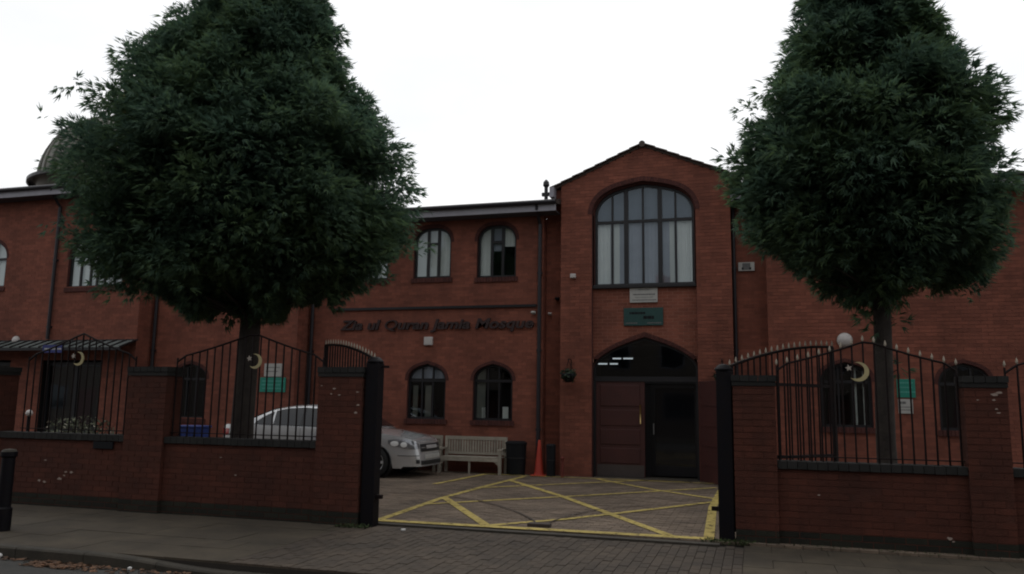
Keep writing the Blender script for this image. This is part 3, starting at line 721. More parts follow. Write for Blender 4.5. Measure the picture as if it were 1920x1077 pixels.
r = thing('wall_box', 'small pale grey box with dark corner spots high beside the gabled bay', 'wall box', loc=(-.07, YC+.25, 4.665))
MB().box(-.17, -.05, -.095, .17, -.003, .095).build('casing', 'cream_plate', r)
MB().box(-.085, -.053, -.075, .085, -.048, .075).build('face', 'grey_print', r)
MB().box(-.10, -.056, -.07, -.06, -.05, -.02).box(.06, -.056, -.07, .10, -.05, -.02).build('spot', 'bin_plastic', r)
def boxy(name, x, y, z, w_, h_, d_, m, label, cat):
    r = thing(name, label, cat, loc=(x, y, z)); bevel(MB().box(-w_/2, -d_, -h_/2, w_/2, -.003, h_/2).build('casing', m, r), .012)
    MB().box(-w_*.36, -d_-.006, -h_*.36, w_*.36, -d_+.001, h_*.36).build('cover', m, r); return r
boxy('alarm_box', -7.46, YC, 3.06, .22, .2, .07, 'white_plastic', 'square cream alarm box on brick wall below the lettering', 'alarm box')
boxy('alarm_box', -3.89, YP, 4.52, .13, .10, .07, 'white_plastic', 'tiny white box on brick pier left of the large arched window', 'alarm box')
def dome_cam(x, y, z, m, label, r0=.07):
    r = thing('security_camera', label, 'camera', loc=(x, y, z)); MB().box(-r0*.6, -.03, -r0*.6, r0*.6, -.003, r0*.6).build('bracket', m, r)
    MB().lathe([(0, r0*.5), (r0*.8, r0*.45), (r0, 0), (r0*.9, -r0*.3), (0, -r0*.6)], (0, -.09, 0), 16).build('housing', m, r, smooth=True)
dome_cam(-11.29, YB, 3.5, 'white_plastic', 'small white dome camera on wall behind the left tree trunk')
dome_cam(-4.84, YC, 3.70, 'cream_plate', 'small grey camera just left of the downpipe at the end of the lettering', .06)
dome_cam(-4.52, YC+.3, 3.70, 'white_plastic', 'tiny white camera just right of the downpipe beside the lettering', .05)
dome_cam(-4.35, YC+.3, 4.05, 'bin_plastic', 'small dark camera on recessed wall strip beside the gabled bay', .06)
def disc_lamp(x, y, z, rr, label):
    r = thing('wall_lamp', label, 'lamp', loc=(x, y, z)); m = MB().lathe([(0, .1), (rr*.6, .09), (rr, .05), (rr*1.02, .0), (0, 0)], (0, 0, 0), 24)
    o = m.build('diffuser', 'white_plastic', r, smooth=True); o.rotation_euler = (PI/2, 0, 0)
    o = MB().lathe([(rr*1.0, 0), (rr*1.08, 0), (rr*1.08, .03), (rr*1.0, .03)], (0, 0, 0), 24).build('rim', 'cream_plate', r); o.rotation_euler = (PI/2, 0, 0)
disc_lamp(1.85, YC, 3.01, .142, 'large round white bulkhead lamp on right wing wall above the railing peak')
disc_lamp(-18.97, YA, 3.08, .11, 'round white wall lamp above the left entrance canopy')
# globe light on a short post
r = thing('globe_light', 'small white globe garden light on short dark post behind left railing', 'lamp', loc=(-14.15, 13, 0))
MB().tube([(0, 0, 0), (0, 0, 1.2)], .03).build('post', 'black_metal', r); MB().lathe([(0, -.07), (.05, -.05), (.07, 0), (.05, .05), (0, .07)], (0, 0, 1.26), 16).build('globe', 'white_plastic', r, smooth=True)
# strip lights in the hall seen through the fanlight
def hallray(x, y, Y):
    d = fw+r2*((x-960)/FPX)-u2*((y-538.5)/FPX); return Vector((0, 0, 1.6))+d*(Y/d.y)
# (positions below are metres inside the hall ceiling)
for k, (xa, xb, z, y) in enumerate(HALL if 'HALL' in globals() else [(-3.66, -3.42, 2.60, 19.6), (-3.37, -3.16, 2.60, 19.6), (-3.30, -3.08, 2.73, 19.6), (-3.04, -2.79, 2.73, 19.6)]):
    r = thing('strip_light', ['lit strip light inside hall, lowest and leftmost behind the fanlight', 'lit strip light inside hall, lower row second from left behind the fanlight', 'lit strip light inside hall, upper row left behind the fanlight', 'lit strip light inside hall, upper row right behind the fanlight'][k], 'lamp', 'strip lights in the hall behind the fanlight', (0, 0, 0))
    MB().box(xa, y, z+.02, xb, y+.06, z+.05).build('housing', 'cream_plate', r); MB().box(xa+.01, y+.005, z-.01, xb-.01, y+.05, z+.02).build('tube', 'tube_light', r)
# flue
r = thing('flue_pipe', 'dark metal flue rising from eaves where the gable roof starts', 'flue', loc=(-4.58, 17.9, 6.2))
MB().tube([(0, 0, 0), (0, 0, .62)], .045, 10).build('pipe', 'frame', r); MB().lathe([(.05, .5), (.08, .54), (.07, .62), (.02, .68)], n=12).build('cowl', 'frame', r); MB().box(-.1, -.04, .28, .1, .04, .36).build('bracket', 'frame', r)

# hanging baskets
def leafcloud(n, rad, size, c=(0, 0, 0), sq=(1, 1, 1), down=0, rs=None):
    g_ = rs or rng; d = g_.normal(size=(n, 3)); d /= np.linalg.norm(d, axis=1)[:, None]; p = d*(g_.random((n, 1))**.4)*rad*np.array(sq)+np.array(c)
    p[:, 2] -= down*g_.random(n)
    a = g_.normal(size=(n, 3)); a /= np.linalg.norm(a, axis=1)[:, None]; b = np.cross(a, g_.normal(size=(n, 3))); b /= np.linalg.norm(b, axis=1)[:, None]
    s = size*(.6+.8*g_.random((n, 1)))
    v = np.stack([p-a*s, p+b*s*.45, p+a*s, p-b*s*.45], 1).reshape(-1, 3); m = MB(); m.v = [tuple(q) for q in v]; m.f = [(4*i, 4*i+1, 4*i+2, 4*i+3) for i in range(n)]; return m
def basket(x, y, z, label):
    r = thing('hanging_basket', label, 'hanging basket', loc=(x, y, z))
    MB().tube([(0, -.02, .32), (0, -.3, .32), (0, -.32, .28)], .01, 6).tube([(0, -.02, .32), (0, -.02, .1)], .01, 6).build('bracket', 'black_metal', r)
    MB().lathe([(0, -.2), (.09, -.17), (.15, -.08), (.17, 0), (.15, 0), (0, -.05)], (0, -.3, 0), 18).build('bowl', 'bin_plastic', r, smooth=True)
    for k in range(3):
        t = 2*PI*k/3; MB().tube([(0, -.3, .28), (.16*math.cos(t), -.3+.16*math.sin(t), 0)], .004, 4).build('chain', 'black_metal', r)
    leafcloud(420, .19, .035, (0, -.3, .0), (1, 1, .7), .08).build('foliage', 'basket_green', r)
basket(-3.93, YP, 2.28, 'dark hanging basket of green plants on pier left of the doorway')
basket(-.62, YP, 2.28, 'dark hanging basket on pier right of the doorway beside the gatepost')
r = thing('fire_post', 'short thin dark red post standing in front of pier left of the doorway', 'post', loc=(-4.02, 17.35, .03))
MB().tube([(0, 0, 0), (0, 0, .40)], .035, 10).build('shaft', 'red_post', r); MB().lathe([(.045, .38), (.05, .42), (.0, .46)], n=12).build('cap', 'red_post', r)

# ================================================================== FRONT WALLS
def boundary(label, spans, piers, Y, yt, zc, zp, single_rng, extra=0):
    W = thing('boundary_wall', label, 'wall')
    D = .225
    x0, x1 = spans[0], spans[1]
    segs = []
    def wallseg(a, b, z1, y0, y1, singles=None, sides=True):
        core = MB().box(a+.0035, y0+.0035, -.05, b-.0035, y1-.0035, z1-.002).build('masonry_core', 'mortar_front', W)
        holder = core
        def lay(o, d, ln, z_0, z_1, bm, sg):
            brick_wall_on(holder, o, d, ln, z_0, z_1, bm, sg)
        for (o, d, ln, sg) in (((a, y0), (1, 0), b-a, singles), ((b, y0), (0, 1), y1-y0, None), ((b, y1), (-1, 0), b-a, None), ((a, y1), (0, -1), y1-y0, None)):
            if (d == (0, 1) or d == (0, -1)) and not sides: continue
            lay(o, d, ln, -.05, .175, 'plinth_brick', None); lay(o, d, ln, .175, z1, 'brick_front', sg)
    return W, wallseg
def brick_wall_on(holder, o, d, length, z0, z1, bm, singles):
    d3 = Vector((d[0], d[1], 0)); n = Vector((d3.y, -d3.x, 0)); O = Vector((o[0], o[1], 0)); br = MB(); k = 0; z = z0
    me = None
    while z < z1-.01:
        h = min(BH, z1-z); off = (k % 2)*BL*.5; i = -1
        while i*BL+off < length:
            xa = max(i*BL+off+J/2, 0); xb = min((i+1)*BL+off-J/2, length); i += 1
            if xb-xa < .03: continue
            pr = random.uniform(-.0015, .002); c = O+d3*(xa+xb)/2+n*(pr-.008)+Vector((0, 0, z+h/2))
            if random.random() < .012: c -= n*.004
            full = abs(xb-xa-(BL-J)) < 1e-4 and abs(h-BH) < 1e-4
            if singles and full and singles[0] > 0 and singles[1](c.x, c.z):
                singles[0] -= 1
                if me is None: me = MB().obox((0, 0, 0), d3*(BL-J)/2, n*.008, (0, 0, (BH-J)/2)).mesh('brick', bm)
                q = bpy.data.objects.new('brick', me); COL.objects.link(q); q.parent = holder; q.location = c
            else: br.obox(c, d3*(xb-xa)/2, n*.008, (0, 0, (h-J)/2))
        z += h; k += 1
    if br.v: br.build('brickwork', bm, holder, kind='stuff')
def coping(W, x0, x1, y0, y1, z, h, m='engineering_brick', over=.03):
    n = max(1, round((x1-x0)/.112)); me = MB().box(-.0525, y0-over, 0, .0525, y1+over, h).mesh('coping_brick', m)
    st_ = (x1-x0)/n
    for i in range(n):
        o = linkcopy(me, 'coping_brick', W, (x0+(i+.5)*st_, 0, z+random.uniform(-.002, .002))); o.scale = (st_/.112, 1, 1)
def make_wall(label, Y, lows, piers, zc, zp, cnt):
    W, seg = boundary(label, (0, 0), piers, Y, 0, zc, zp, None)
    sg = [cnt, lambda x, z: True]
    for a, b in lows:
        seg(a, b, zc-.09, Y+.0, Y+.215, sg, sides=False); coping(W, a, b, Y, Y+.215, zc-.088, .088)
    for a, b in piers:
        seg(a, b, zp-.13, Y-.06, Y+.30, sg)
        MB().box(a-.01, Y-.07, zp-.128, b+.01, Y+.31, zp-.075).build('pier_oversail', 'engineering_brick', W)
        coping(W, a-.02, b+.02, Y-.065, Y+.305, zp-.073, .073, over=.015)
    return W
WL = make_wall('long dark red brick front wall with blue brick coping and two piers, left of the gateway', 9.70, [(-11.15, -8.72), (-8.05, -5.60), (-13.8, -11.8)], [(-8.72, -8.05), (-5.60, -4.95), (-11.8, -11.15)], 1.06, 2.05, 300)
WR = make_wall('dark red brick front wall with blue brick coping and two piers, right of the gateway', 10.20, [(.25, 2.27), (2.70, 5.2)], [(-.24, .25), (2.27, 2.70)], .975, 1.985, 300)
# dark vent plate, paint scars
MB().box(-9.28, 9.672, .86, -8.93, 9.69, .96).build('vent_plate', 'bin_plastic', WL)
def chip(x, z, s, y, W, seed):
    rd = random.Random(seed); n = 9; poly = [(x+s*rd.uniform(.5, 1.1)*math.cos(2*PI*i/n)*1.3, z+s*rd.uniform(.4, 1.)*math.sin(2*PI*i/n)*.7) for i in range(n)]
    MB().prism(poly, lambda a, b: (a, y-.0035, b), lambda a, b: (a, y+.0025, b)).build('paint_scar', 'chip', W)
for i, (x, z, s) in enumerate([(-10.16, .66, .02), (-10.24, .36, .03), (-10.14, .345, .028), (-9.86, .40, .04), (-9.78, .45, .02), (-9.76, .50, .022), (-9.66, .50, .03), (-6.85, .57, .02), (-7.1, .8, .016)]): chip(x, z, s, 9.70, WL, i)
for i, (x, z, s) in enumerate([(-5.36, 1.76, .022), (-5.40, 1.69, .018), (-5.28, 1.68, .016), (-5.02, 1.72, .02), (-5.0, 1.55, .02), (-5.03, 1.45, .025), (-5.55, 1.80, .012)]): chip(x, z, s, 9.64, WL, 20+i)
for i, (x, z, s) in enumerate([(2.57, 1.78, .035), (2.62, 1.80, .03), (2.56, 1.72, .02), (2.58, 1.62, .018), (2.6, 1.58, .02), (2.40, 1.72, .015)]): chip(x, z, s, 10.14, WR, 40+i)
for i, (x, z, s) in enumerate([(2.05, .19, .03), (2.08, .16, .015), (.7, .6, .015)]): chip(x, z, s, 10.20, WR, 60+i)

# railings
def crescent(cx, cz, R0, y, t=.012):
    m = MB(); pts = []; n = 30
    a0, a1 = math.radians(-142), math.radians(112)
    for i in range(n+1): a = a0+(a1-a0)*i/n; pts.append((cx+R0*math.cos(a), cz+R0*math.sin(a)))
    P0, P1 = pts[0], pts[-1]
    inner = []
    cxi, czi, Ri = cx-.26*R0*.92, cz+.10*R0, R0*.80
    b0 = math.atan2(P0[1]-czi, P0[0]-cxi); b1 = math.atan2(P1[1]-czi, P1[0]-cxi)
    for i in range(n+1):
        a = b1+(b0-b1)*i/n; rr = Ri
        f = i/n; e0 = math.hypot(P1[0]-cxi, P1[1]-czi); e1 = math.hypot(P0[0]-cxi, P0[1]-czi); k = min(1, 6*min(f, 1-f)); e = e0*(1-f)+e1*f
        inner.append((cxi+(e*(1-k)+rr*k)*math.cos(a), czi+(e*(1-k)+rr*k)*math.sin(a)))
    b = 0
    for y_ in (y-t, y): m.v += [(p[0], y_, p[1]) for p in pts]+[(p[0], y_, p[1]) for p in inner]
    N1 = n+1
    for i in range(n):
        o, oo = i, i+1; q, qq = N1+(n-i), N1+(n-i-1)
        m.f.append((o, oo, qq, q)); m.f.append((o+2*N1, q+2*N1, qq+2*N1, oo+2*N1)); m.f.append((o, o+2*N1, oo+2*N1, oo)); m.f.append((q, qq, qq+2*N1, q+2*N1))
    return m
def starm(cx, cz, R0, y):
    poly = []
    for i in range(10): a = PI/2+i*PI/5+.2; r_ = R0 if i % 2 == 0 else R0*.45; poly.append((cx+r_*math.cos(a), cz+r_*math.sin(a)))
    return MB().prism(poly, lambda x, z: (x, y-.012, z), lambda x, z: (x, y, z))
def railing(label, x0, x1, xpk, zb, ze, zpk, Y, moon=None, finials=False, nb=None, ze2=None):
    r = thing('railing_panel', label, 'railing', None, loc=(xpk, Y, zb)); ze2 = ze2 or ze
    def top(x): 
        t = (xpk-x)/(xpk-x0) if x < xpk else (x-xpk)/(x1-xpk); e = ze if x < xpk else ze2
        return zpk-(zpk-e)*t-.02*math.sin(PI*t)
    X = lambda x: x-xpk; Z = lambda z: z-zb
    n = nb or round((x1-x0)/.13)
    for i in range(n+1):
        x = x0+.03+(x1-x0-.06)*i/n
        MB().tube([(X(x), 0, 0), (X(x), 0, Z(top(x)))], .0115, 6).build('bar', 'rail_metal', r)
        if finials:
            MB().lathe([(.008, 0), (.015, .02), (.011, .045), (0, .075)], (X(x), 0, Z(top(x))+.012), 8).build('finial', 'finial', r)
    pts = [(X(x0+.03), 0, Z(ze)-.12), (X(x0+.035), 0, Z(ze)-.05)]+[(X(x0+.03+(x1-x0-.06)*k/16), 0, Z(top(x0+.03+(x1-x0-.06)*k/16))) for k in range(1, 16)]+[(X(x1-.035), 0, Z(ze2)-.05), (X(x1-.03), 0, Z(ze2)-.12)]
    MB().tube(pts, .014, 6).build('top_rail', 'rail_metal', r)
    MB().box(X(x0), -.018, .05, X(x1), .018, .062).build('bottom_rail', 'rail_metal', r)
    if moon:
        crescent(X(moon[0]), Z(moon[1]), moon[2], -.014).build('crescent', 'moon', r); starm(X(moon[0])-moon[2]*.93, Z(moon[1])+moon[2]*.38, .042, -.014).build('star', 'star', r)
    return r
railing('arched black railing panel with cream crescent and star, left of the tall brick pier', -10.80, -8.72, -9.77, 1.06, 2.20, 2.56, 9.80, (-9.80, 2.175, .105))
railing('arched black railing panel with cream crescent and star in front of the left tree trunk', -8.05, -5.60, -6.75, 1.06, 2.18, 2.53, 9.80, (-6.70, 2.135, .105))
railing('arched black railing panel with finials, cream crescent and star in front of the right tree', .25, 2.27, 1.30, .975, 2.10, 2.40, 10.30, (1.20, 2.035, .115), True)
railing('black railing panel at the far right edge beyond the last brick pier', 2.70, 4.9, 3.8, .975, 2.08, 2.40, 10.30, None, True)
railing('black railing panel at the far left beyond the outermost pier', -13.75, -11.8, -12.75, 1.06, 2.18, 2.53, 9.80, None)

# gate posts and leaves
def gatepost(x, y, label, h=2.13):
    r = thing('gate_post', label, 'gate post', loc=(x, y, 0))
    bevel(MB().box(-.09, -.09, -.02, .09, .09, h-.06).build('shaft', 'black_metal', r), .006)
    bevel(MB().lathe([(0, .07), (.06, .06), (.10, .02), (.115, 0), (.1, -.02)], (0, 0, h-.045), 16).build('cap', 'black_metal', r, smooth=True), .002)
    MB().box(.09, -.03, .35, .17, .03, .40).build('hinge_lug', 'rail_metal', r); return r
gp = gatepost(-4.83, 9.76, 'square black steel gatepost against the left brick pier', 2.17)
MB().bar((.0, 0, 2.06), (.18, .05, 2.06), .03).build('latch', 'rail_metal', gp)
gp = gatepost(-.345, 10.25, 'square black steel gatepost against the right brick pier', 2.10)
MB().bar((-.09, 0, .38), (-.17, .02, .38), .05).build('hinge_bolt', 'rail_metal', gp)
def gate(hx, hy, ex, ey, zh, ze, label, fin=True):
    d = Vector((ex-hx, ey-hy, 0)); Ln = d.length; r = thing('gate_leaf', label, 'gate', None, loc=(hx, hy, 0), rz=math.atan2(d.y, d.x))
    top = lambda t: zh+(ze-zh)*math.sin(t*PI/2)**.9
    bevel(MB().box(0, -.025, .10, .05, .025, zh).build('hinge_stile', 'rail_metal', r), .003)
    bevel(MB().box(Ln-.05, -.025, .10, Ln, .025, ze).build('latch_stile', 'rail_metal', r), .003)
    MB().tube([(Ln*k/14, 0, top(k/14)) for k in range(15)], .02, 6).build('top_rail', 'rail_metal', r)
    for z in (.12, .95, zh-.22): MB().box(.05, -.018, z, Ln-.05, .018, z+.04).build('rail', 'rail_metal', r)
    n = 17
    for k in range(n):
        t = (k+1)/(n+1); MB().tube([(Ln*t, 0, .12), (Ln*t, 0, top(t))], .012, 6).build('bar', 'rail_metal', r)
    for k in range(n+2):
        t = k/(n+1); MB().lathe([(.008, 0), (.014, .02), (.011, .045), (0, .08)], (Ln*t*.99+.01, 0, top(t)+.015), 8).build('finial', 'finial', r)
    return r
gate(-4.95, 9.98, -6.50, 11.35, 2.17, 2.47, 'black steel gate leaf with pale finials swung open behind the left pier')
gate(-.28, 10.42, 1.07, 11.9, 2.10, 2.44, 'black steel gate leaf with pale finials swung open behind the right wall')

# street bollard at the left edge
r = thing('bollard', 'black bollard with pale worn top at the left edge of the pavement', 'bollard', loc=(-8.68, 7.75, 0))
MB().lathe([(.095, 0), (.095, .26), (.076, .28), (.073, .86), (.09, .88), (.09, .93), (.0, .955)], n=24).build('shaft', 'black_metal', r, smooth=False)
MB().lathe([(.088, .931), (.07, .955), (0, .968)], n=24).build('top', 'kerb_stone', r)
# litter and leaves in the gutter
for i, (x, y, s) in enumerate([(-7.75, 6.93, .03)]):
    o = MB().lathe([(0, -s), (s*.8, -s*.5), (s, .1*s), (s*.6, s*.7), (0, s*.9)], (0, 0, s), 8).build('litter', 'paper', None, loc=(x, y, -.118)); tag(o, 'crumpled white paper litter in gutter at the left edge', 'litter')
o = MB().lathe([(0, -.02), (.02, -.01), (.022, .01), (0, .02)], (0, 0, .02), 7).build('litter', 'paper', None, loc=(-6.05, 6.92, -.118)); tag(o, 'tiny white scrap of litter against the dropped kerb', 'litter')
o = MB().lathe([(0, -.008), (.03, -.006), (.032, .01), (0, .012)], (0, 0, .01), 7).build('litter', 'paper', None, loc=(-4.25, 9.55, .003)); tag(o, 'flat white scrap on the block paving near the left gatepost', 'litter')
m = MB()
for i in range(420):
    u = random.random(); x = -7.6+abs(random.gauss(0, .55))*1.0+.35 if u < .7 else random.uniform(-7.9, -5.0)
    y = random.uniform(6.72, 6.97) if u < .7 else random.uniform(6.86, 6.975); s = random.uniform(.012, .03); a = random.uniform(0, 2*PI); t = random.uniform(-.5, .5)
    m.obox((x, y, -.112+random.uniform(0, .012)), (s*math.cos(a), s*math.sin(a), s*t*.4), (-s*.5*math.sin(a), s*.5*math.cos(a), s*.2), (0, 0, .0012))
tag(m.build('fallen_leaves', 'leaf_litter', kind='stuff'), 'drift of brown and orange fallen leaves in the gutter by the kerb', 'leaves')

# moss and weeds at the gateposts
def weeds(x0, x1, y0, y1, n, label, m='moss_green', h=.09):
    mb = MB()
    for i in range(n):
        x = random.uniform(x0, x1); y = random.uniform(y0, y1); hh = h*random.uniform(.3, 1); a = random.uniform(0, 2*PI); l = random.uniform(-.04, .04); q = random.uniform(-.04, .04); b = len(mb.v); w_ = .008
        mb.v += [(x-w_*math.cos(a), y-w_*math.sin(a), 0), (x+w_*math.cos(a), y+w_*math.sin(a), 0), (x+l+w_*math.cos(a), y+q, hh*.7), (x+l*2, y+q*2, hh)]; mb.f += [(b, b+1, b+2), (b, b+2, b+3)]
    tag(mb.build('weeds', m, kind='stuff'), label, 'weeds')
weeds(-.60, -.08, 10.04, 10.18, 300, 'green weeds and moss at the foot of the right gatepost', h=.07)
weeds(-5.2, -4.75, 9.5, 9.66, 150, 'green moss at the foot of the left gatepost', h=.05)
weeds(.0, 4.2, 10.08, 10.19, 380, 'sparse low weeds along the foot of the right front wall', h=.05)

# ================================================================== BENCH
def bench(x0, x1, y, label):
    r = thing('slatted_bench', label, 'bench', loc=((x0+x1)/2, y, .03)); h = (x1-x0)/2
    for s in (-1, 1):
        MB().box(s*h-.03*s-.03, -.25, 0, s*h-.03*s+.03, -.19, .62).build('leg', 'bench_wood', r); MB().box(s*h-.03*s-.03, .19, 0, s*h-.03*s+.03, .25, .93).build('leg', 'bench_wood', r)
        MB().box(s*h-.03*s-.035, -.27, .60, s*h-.03*s+.035, .2, .64).build('arm_rest', 'bench_wood', r)
        m = MB(); m.prism([(0, 0), (.16, 0), (.0, -.14)], lambda a, b: (s*(h-.06)-s*a, -.235, .36+b), lambda a, b: (s*(h-.06)-s*a, -.205, .36+b)); m.build('brace', 'bench_wood', r)
    for k in range(5): MB().box(-h+.05, -.24+k*.095, .40, h-.05, -.165+k*.095, .425).build('seat_slat', 'bench_wood', r)
    MB().box(-h+.05, -.245, .32, h-.05, -.22, .398).build('front_rail', 'bench_wood', r)
    MB().box(-h+.05, .20, .84, h-.05, .24, .93).build('top_rail', 'bench_wood', r); MB().box(-h+.05, .20, .46, h-.05, .24, .52).build('lower_rail', 'bench_wood', r)
    n = 21
    MB().box(-.02, -.23, 0, .02, -.19, .32).build('middle_leg', 'bench_wood', r)
    for k in range(n): x = -h+.1+(2*h-.2)*k/(n-1); MB().box(x-.022, .21, .52, x+.022, .23, .84).build('back_slat', 'bench_wood', r)
    return r
b1 = bench(-6.90, -5.40, 17.52, 'weathered pale wooden slatted bench against brick wall, nearer the black bin'); b1.scale = (1, 1, .87)
b2 = bench(-8.45, -6.99, 17.58, 'weathered pale wooden slatted bench half hidden behind the silver car bonnet'); b2.scale = (1, 1, .87)
# bins, cone
def bin_(x, y, rr, h, label, taper=.92):
    r = thing('litter_bin', label, 'bin', loc=(x, y, .03)); MB().lathe([(rr*taper, 0), (rr, h*.9), (rr*1.04, h*.91), (rr*1.04, h*.96), (rr*.8, h), (0, h*1.01)], n=24).build('body', 'bin_plastic', r)
    MB().lathe([(rr*1.05, h*.5), (rr*1.05, h*.52)], n=24).build('band', 'car_trim', r)
bin_(-5.13, 17.55, .235, .74, 'wide black round bin beside the bench end', .86)
bin_(-4.30, 17.45, .105, .70, 'narrow black bin right of the orange cone')
r = thing('traffic_cone', 'tall orange traffic cone by the downpipe between two black bins', 'traffic cone', loc=(-4.58, 17.5, .03))
bevel(MB().box(-.16, -.16, 0, .16, .16, .03).build('base', 'cone_orange', r), .01); MB().lathe([(.12, .03), (.098, .10), (.03, .76), (.022, .78), (0, .78)], n=20).build('cone', 'cone_orange', r, smooth=True)
# blue crate behind railing
r = thing('blue_bin', 'blue plastic box under the arched window behind the left railing', 'box', loc=(-10.2, 13, 0))
bevel(MB().box(-.26, -.2, .4, .26, .2, 1.06).build('body', 'blue_plastic', r), .02); bevel(MB().box(-.28, -.22, 1.06, .28, .22, 1.10).build('lid', 'blue_plastic', r), .01); MB().box(-.24, -.18, 0.03, -.18, .18, .4).box(.18, -.18, .03, .24, .18, .4).build('leg', 'bin_plastic', r)
for k in range(5): MB().box(-.2+k*.09, -.208, .45, -.17+k*.09, -.2, 1.0).build('rib', 'blue_plastic', r)
# shrub behind left railing
r = thing('shrub', 'scraggly pale leaved shrub behind the left railing panel', 'shrub', loc=(-12.1, 12.3, 0))
sm = MB()
for k in range(12):
    a = random.uniform(0, 2*PI); l = random.uniform(.3, .7); sm.tube([(0, 0, .0), (l*.4*math.cos(a), l*.3*math.sin(a), .7), (l*math.cos(a)*1.4, l*.6*math.sin(a), 1.05+random.uniform(-.1, .3))], [.012, .008, .003], 5)
sm.build('stem', 'bark', r); leafcloud(900, .85, .04, (0, 0, .85), (1, .5, .5)).build('foliage', 'pale_leaf', r)
leafcloud(46, .8, .035, (0, -.1, 1.0), (1, .5, .35)).build('blossom', 'flower', r)

# ================================================================== CAR
def car(X0, Yc, label):
    r = thing('parked_car', label, 'car', loc=(X0, Yc, .03))
    LEN, HW = 4.78, .87; n_ = 3.7
    WX = (1.03, 3.83); WR_ = .325; AR = .375
    def plan(th):   # th 0 = front centre, pi/2 = side, pi = rear
        c, s = math.cos(th), math.sin(th); k = 2/n_
        return LEN/2+LEN/2*math.copysign(abs(c)**k, c), HW*abs(s)**(2/6.)
    def belt(x):
        pts = [(0, .93), (.25, 1.02), (1.0, 1.02), (2.6, .985), (3.5, .965), (4.0, .905), (4.4, .84), (4.62, .785), (4.78, .73)]
        return np.interp(x, [p[0] for p in pts], [p[1] for p in pts])
    def low(x, y):
        z = .20 if .35 < x < 4.4 else .24
        for wx in WX:
            d = abs(x-wx)
            if d < AR and y > HW*.72: z = max(z, WR_-.03+math.sqrt(AR*AR-d*d))
        return z
    def S(th, t, off=0):
        x, y = plan(th); zb = low(x, y); zt = belt(x); z = zb+(zt-zb)*t
        f = (z-.2)/(zt-.2); tuck = .045*(1-f)**2*4*.5+.05*max(0, f-.55)**2*5
        end = max(0, (x-4.1)/.68)**2; tuck_e = .10*end*f*f
        rear = max(0, (.5-x)/.5)**2
        cx = LEN/2; k = 1-tuck*.55
        px = cx+(x-cx)*(1-tuck_e*.35-.012*(1-f)*rear); py = y*k
        if f > .30 and f < .5: py += .006
        o = Vector((px, py, z))
        if off:
            nx, ny = math.cos(th), math.sin(th); m_ = math.hypot(nx, ny); o += Vector((nx/m_*off if abs(x-cx) > 1.9 else 0, ny/m_*off, 0))
        return o
    ths = np.unique(np.concatenate([np.linspace(.0, .55, 16)**1.0, np.linspace(.55, 2.6, 90), np.linspace(2.6, PI, 14)]))
    # sample denser along the side by x
    xs_side = np.linspace(.1, 4.68, 110); ths = sorted(set([0.0, PI]+[math.acos(max(-1, min(1, math.copysign(abs((x-LEN/2)/(LEN/2))**(n_/2), x-LEN/2)))) for x in xs_side]+list(np.linspace(0, .7, 24))+list(np.linspace(PI-.7, PI, 20))))
    body = MB()
    for s in (1, -1):
        rows = []
        for th in ths:
            rows.append([(lambda p: (p.x, p.y*s, p.z))(S(th, t)) for t in np.linspace(0, 1, 13)])
        body.grid(rows)
        rows = []
        for th in ths:
            p = S(th, 1); rows.append([(p.x-(.02 if k else 0)*0, p.y*s*(1-k/6), p.z+.05*math.sin(k/6*PI/2)*(1 if p.x < 4.6 else .4)+(.0)) for k in range(7)])
        body.grid(rows)
    b = body.build('body', 'car_paint', r, smooth=True)
    MB().box(.3, -.6, .17, 4.3, .6, .30).build('underbody', 'car_trim', r)
    # cabin
    def rz(x): return np.interp(x, [.62, .9, 1.3, 1.75, 2.2, 2.6, 2.95, 3.25, 3.62], [1.05, 1.21, 1.385, 1.465, 1.49, 1.475, 1.40, 1.25, 1.0])
    def hwid(x, z):
        f = (z-.98)/.5; e = max(0, abs(x-2.05)-1.0)/.7; return (.80-.20*f-.02*f*f)*(1-.06*e)
    gh = MB(); xs = np.linspace(.62, 3.62, 40)
    rows = []
    for x in xs:
        zt = rz(x); row = []
        for k in range(9): z = .96+(zt-.05-.96)*k/8; row.append((x, -hwid(x, z), z))
        we = hwid(x, zt-.05)
        for k in range(1, 12): u = -1+2*k/12; row.append((x, we*u*(.985), zt-.05+.05*(1-abs(u)**4)**.6))
        for k in range(8, -1, -1): z = .96+(zt-.05-.96)*k/8; row.append((x, hwid(x, z), z))
        rows.append(row)
    gh.grid(rows).build('cabin', 'car_paint', r, smooth=True)
    # side windows
    def win(poly, name='side_window', m='car_glass', off=.006):
        for s in (-1, 1):
            mb = MB(); nseg = 10; xa, xb = poly[0][0], poly[-1][0]
            rows = []
            for i in range(nseg+1):
                x = xa+(xb-xa)*i/nseg; zl = np.interp(x, [p[0] for p in poly], [p[1] for p in poly]); zh = np.interp(x, [p[0] for p in poly], [p[2] for p in poly])
                rows.append([(x, s*(hwid(x, z)+off), z) for z in np.linspace(zl, zh, 6)])
            mb.grid(rows).build(name, m, r, smooth=True)
    win([(.98, 1.055, 1.08), (1.15, 1.045, 1.20), (1.38, 1.04, 1.32)])
    win([(1.43, 1.04, 1.335), (1.7, 1.035, 1.395), (2.08, 1.03, 1.415)])
    win([(2.15, 1.03, 1.415), (2.5, 1.025, 1.395), (2.85, 1.02, 1.30), (3.2, 1.01, 1.12), (3.36, 1.005, 1.02)])
    win([(.93, 1.032, 1.05), (3.42, .988, 1.005)], 'window_trim', 'car_trim', .008)
    win([(2.08, 1.03, 1.415), (2.15, 1.03, 1.415)], 'door_pillar', 'car_trim', .007)
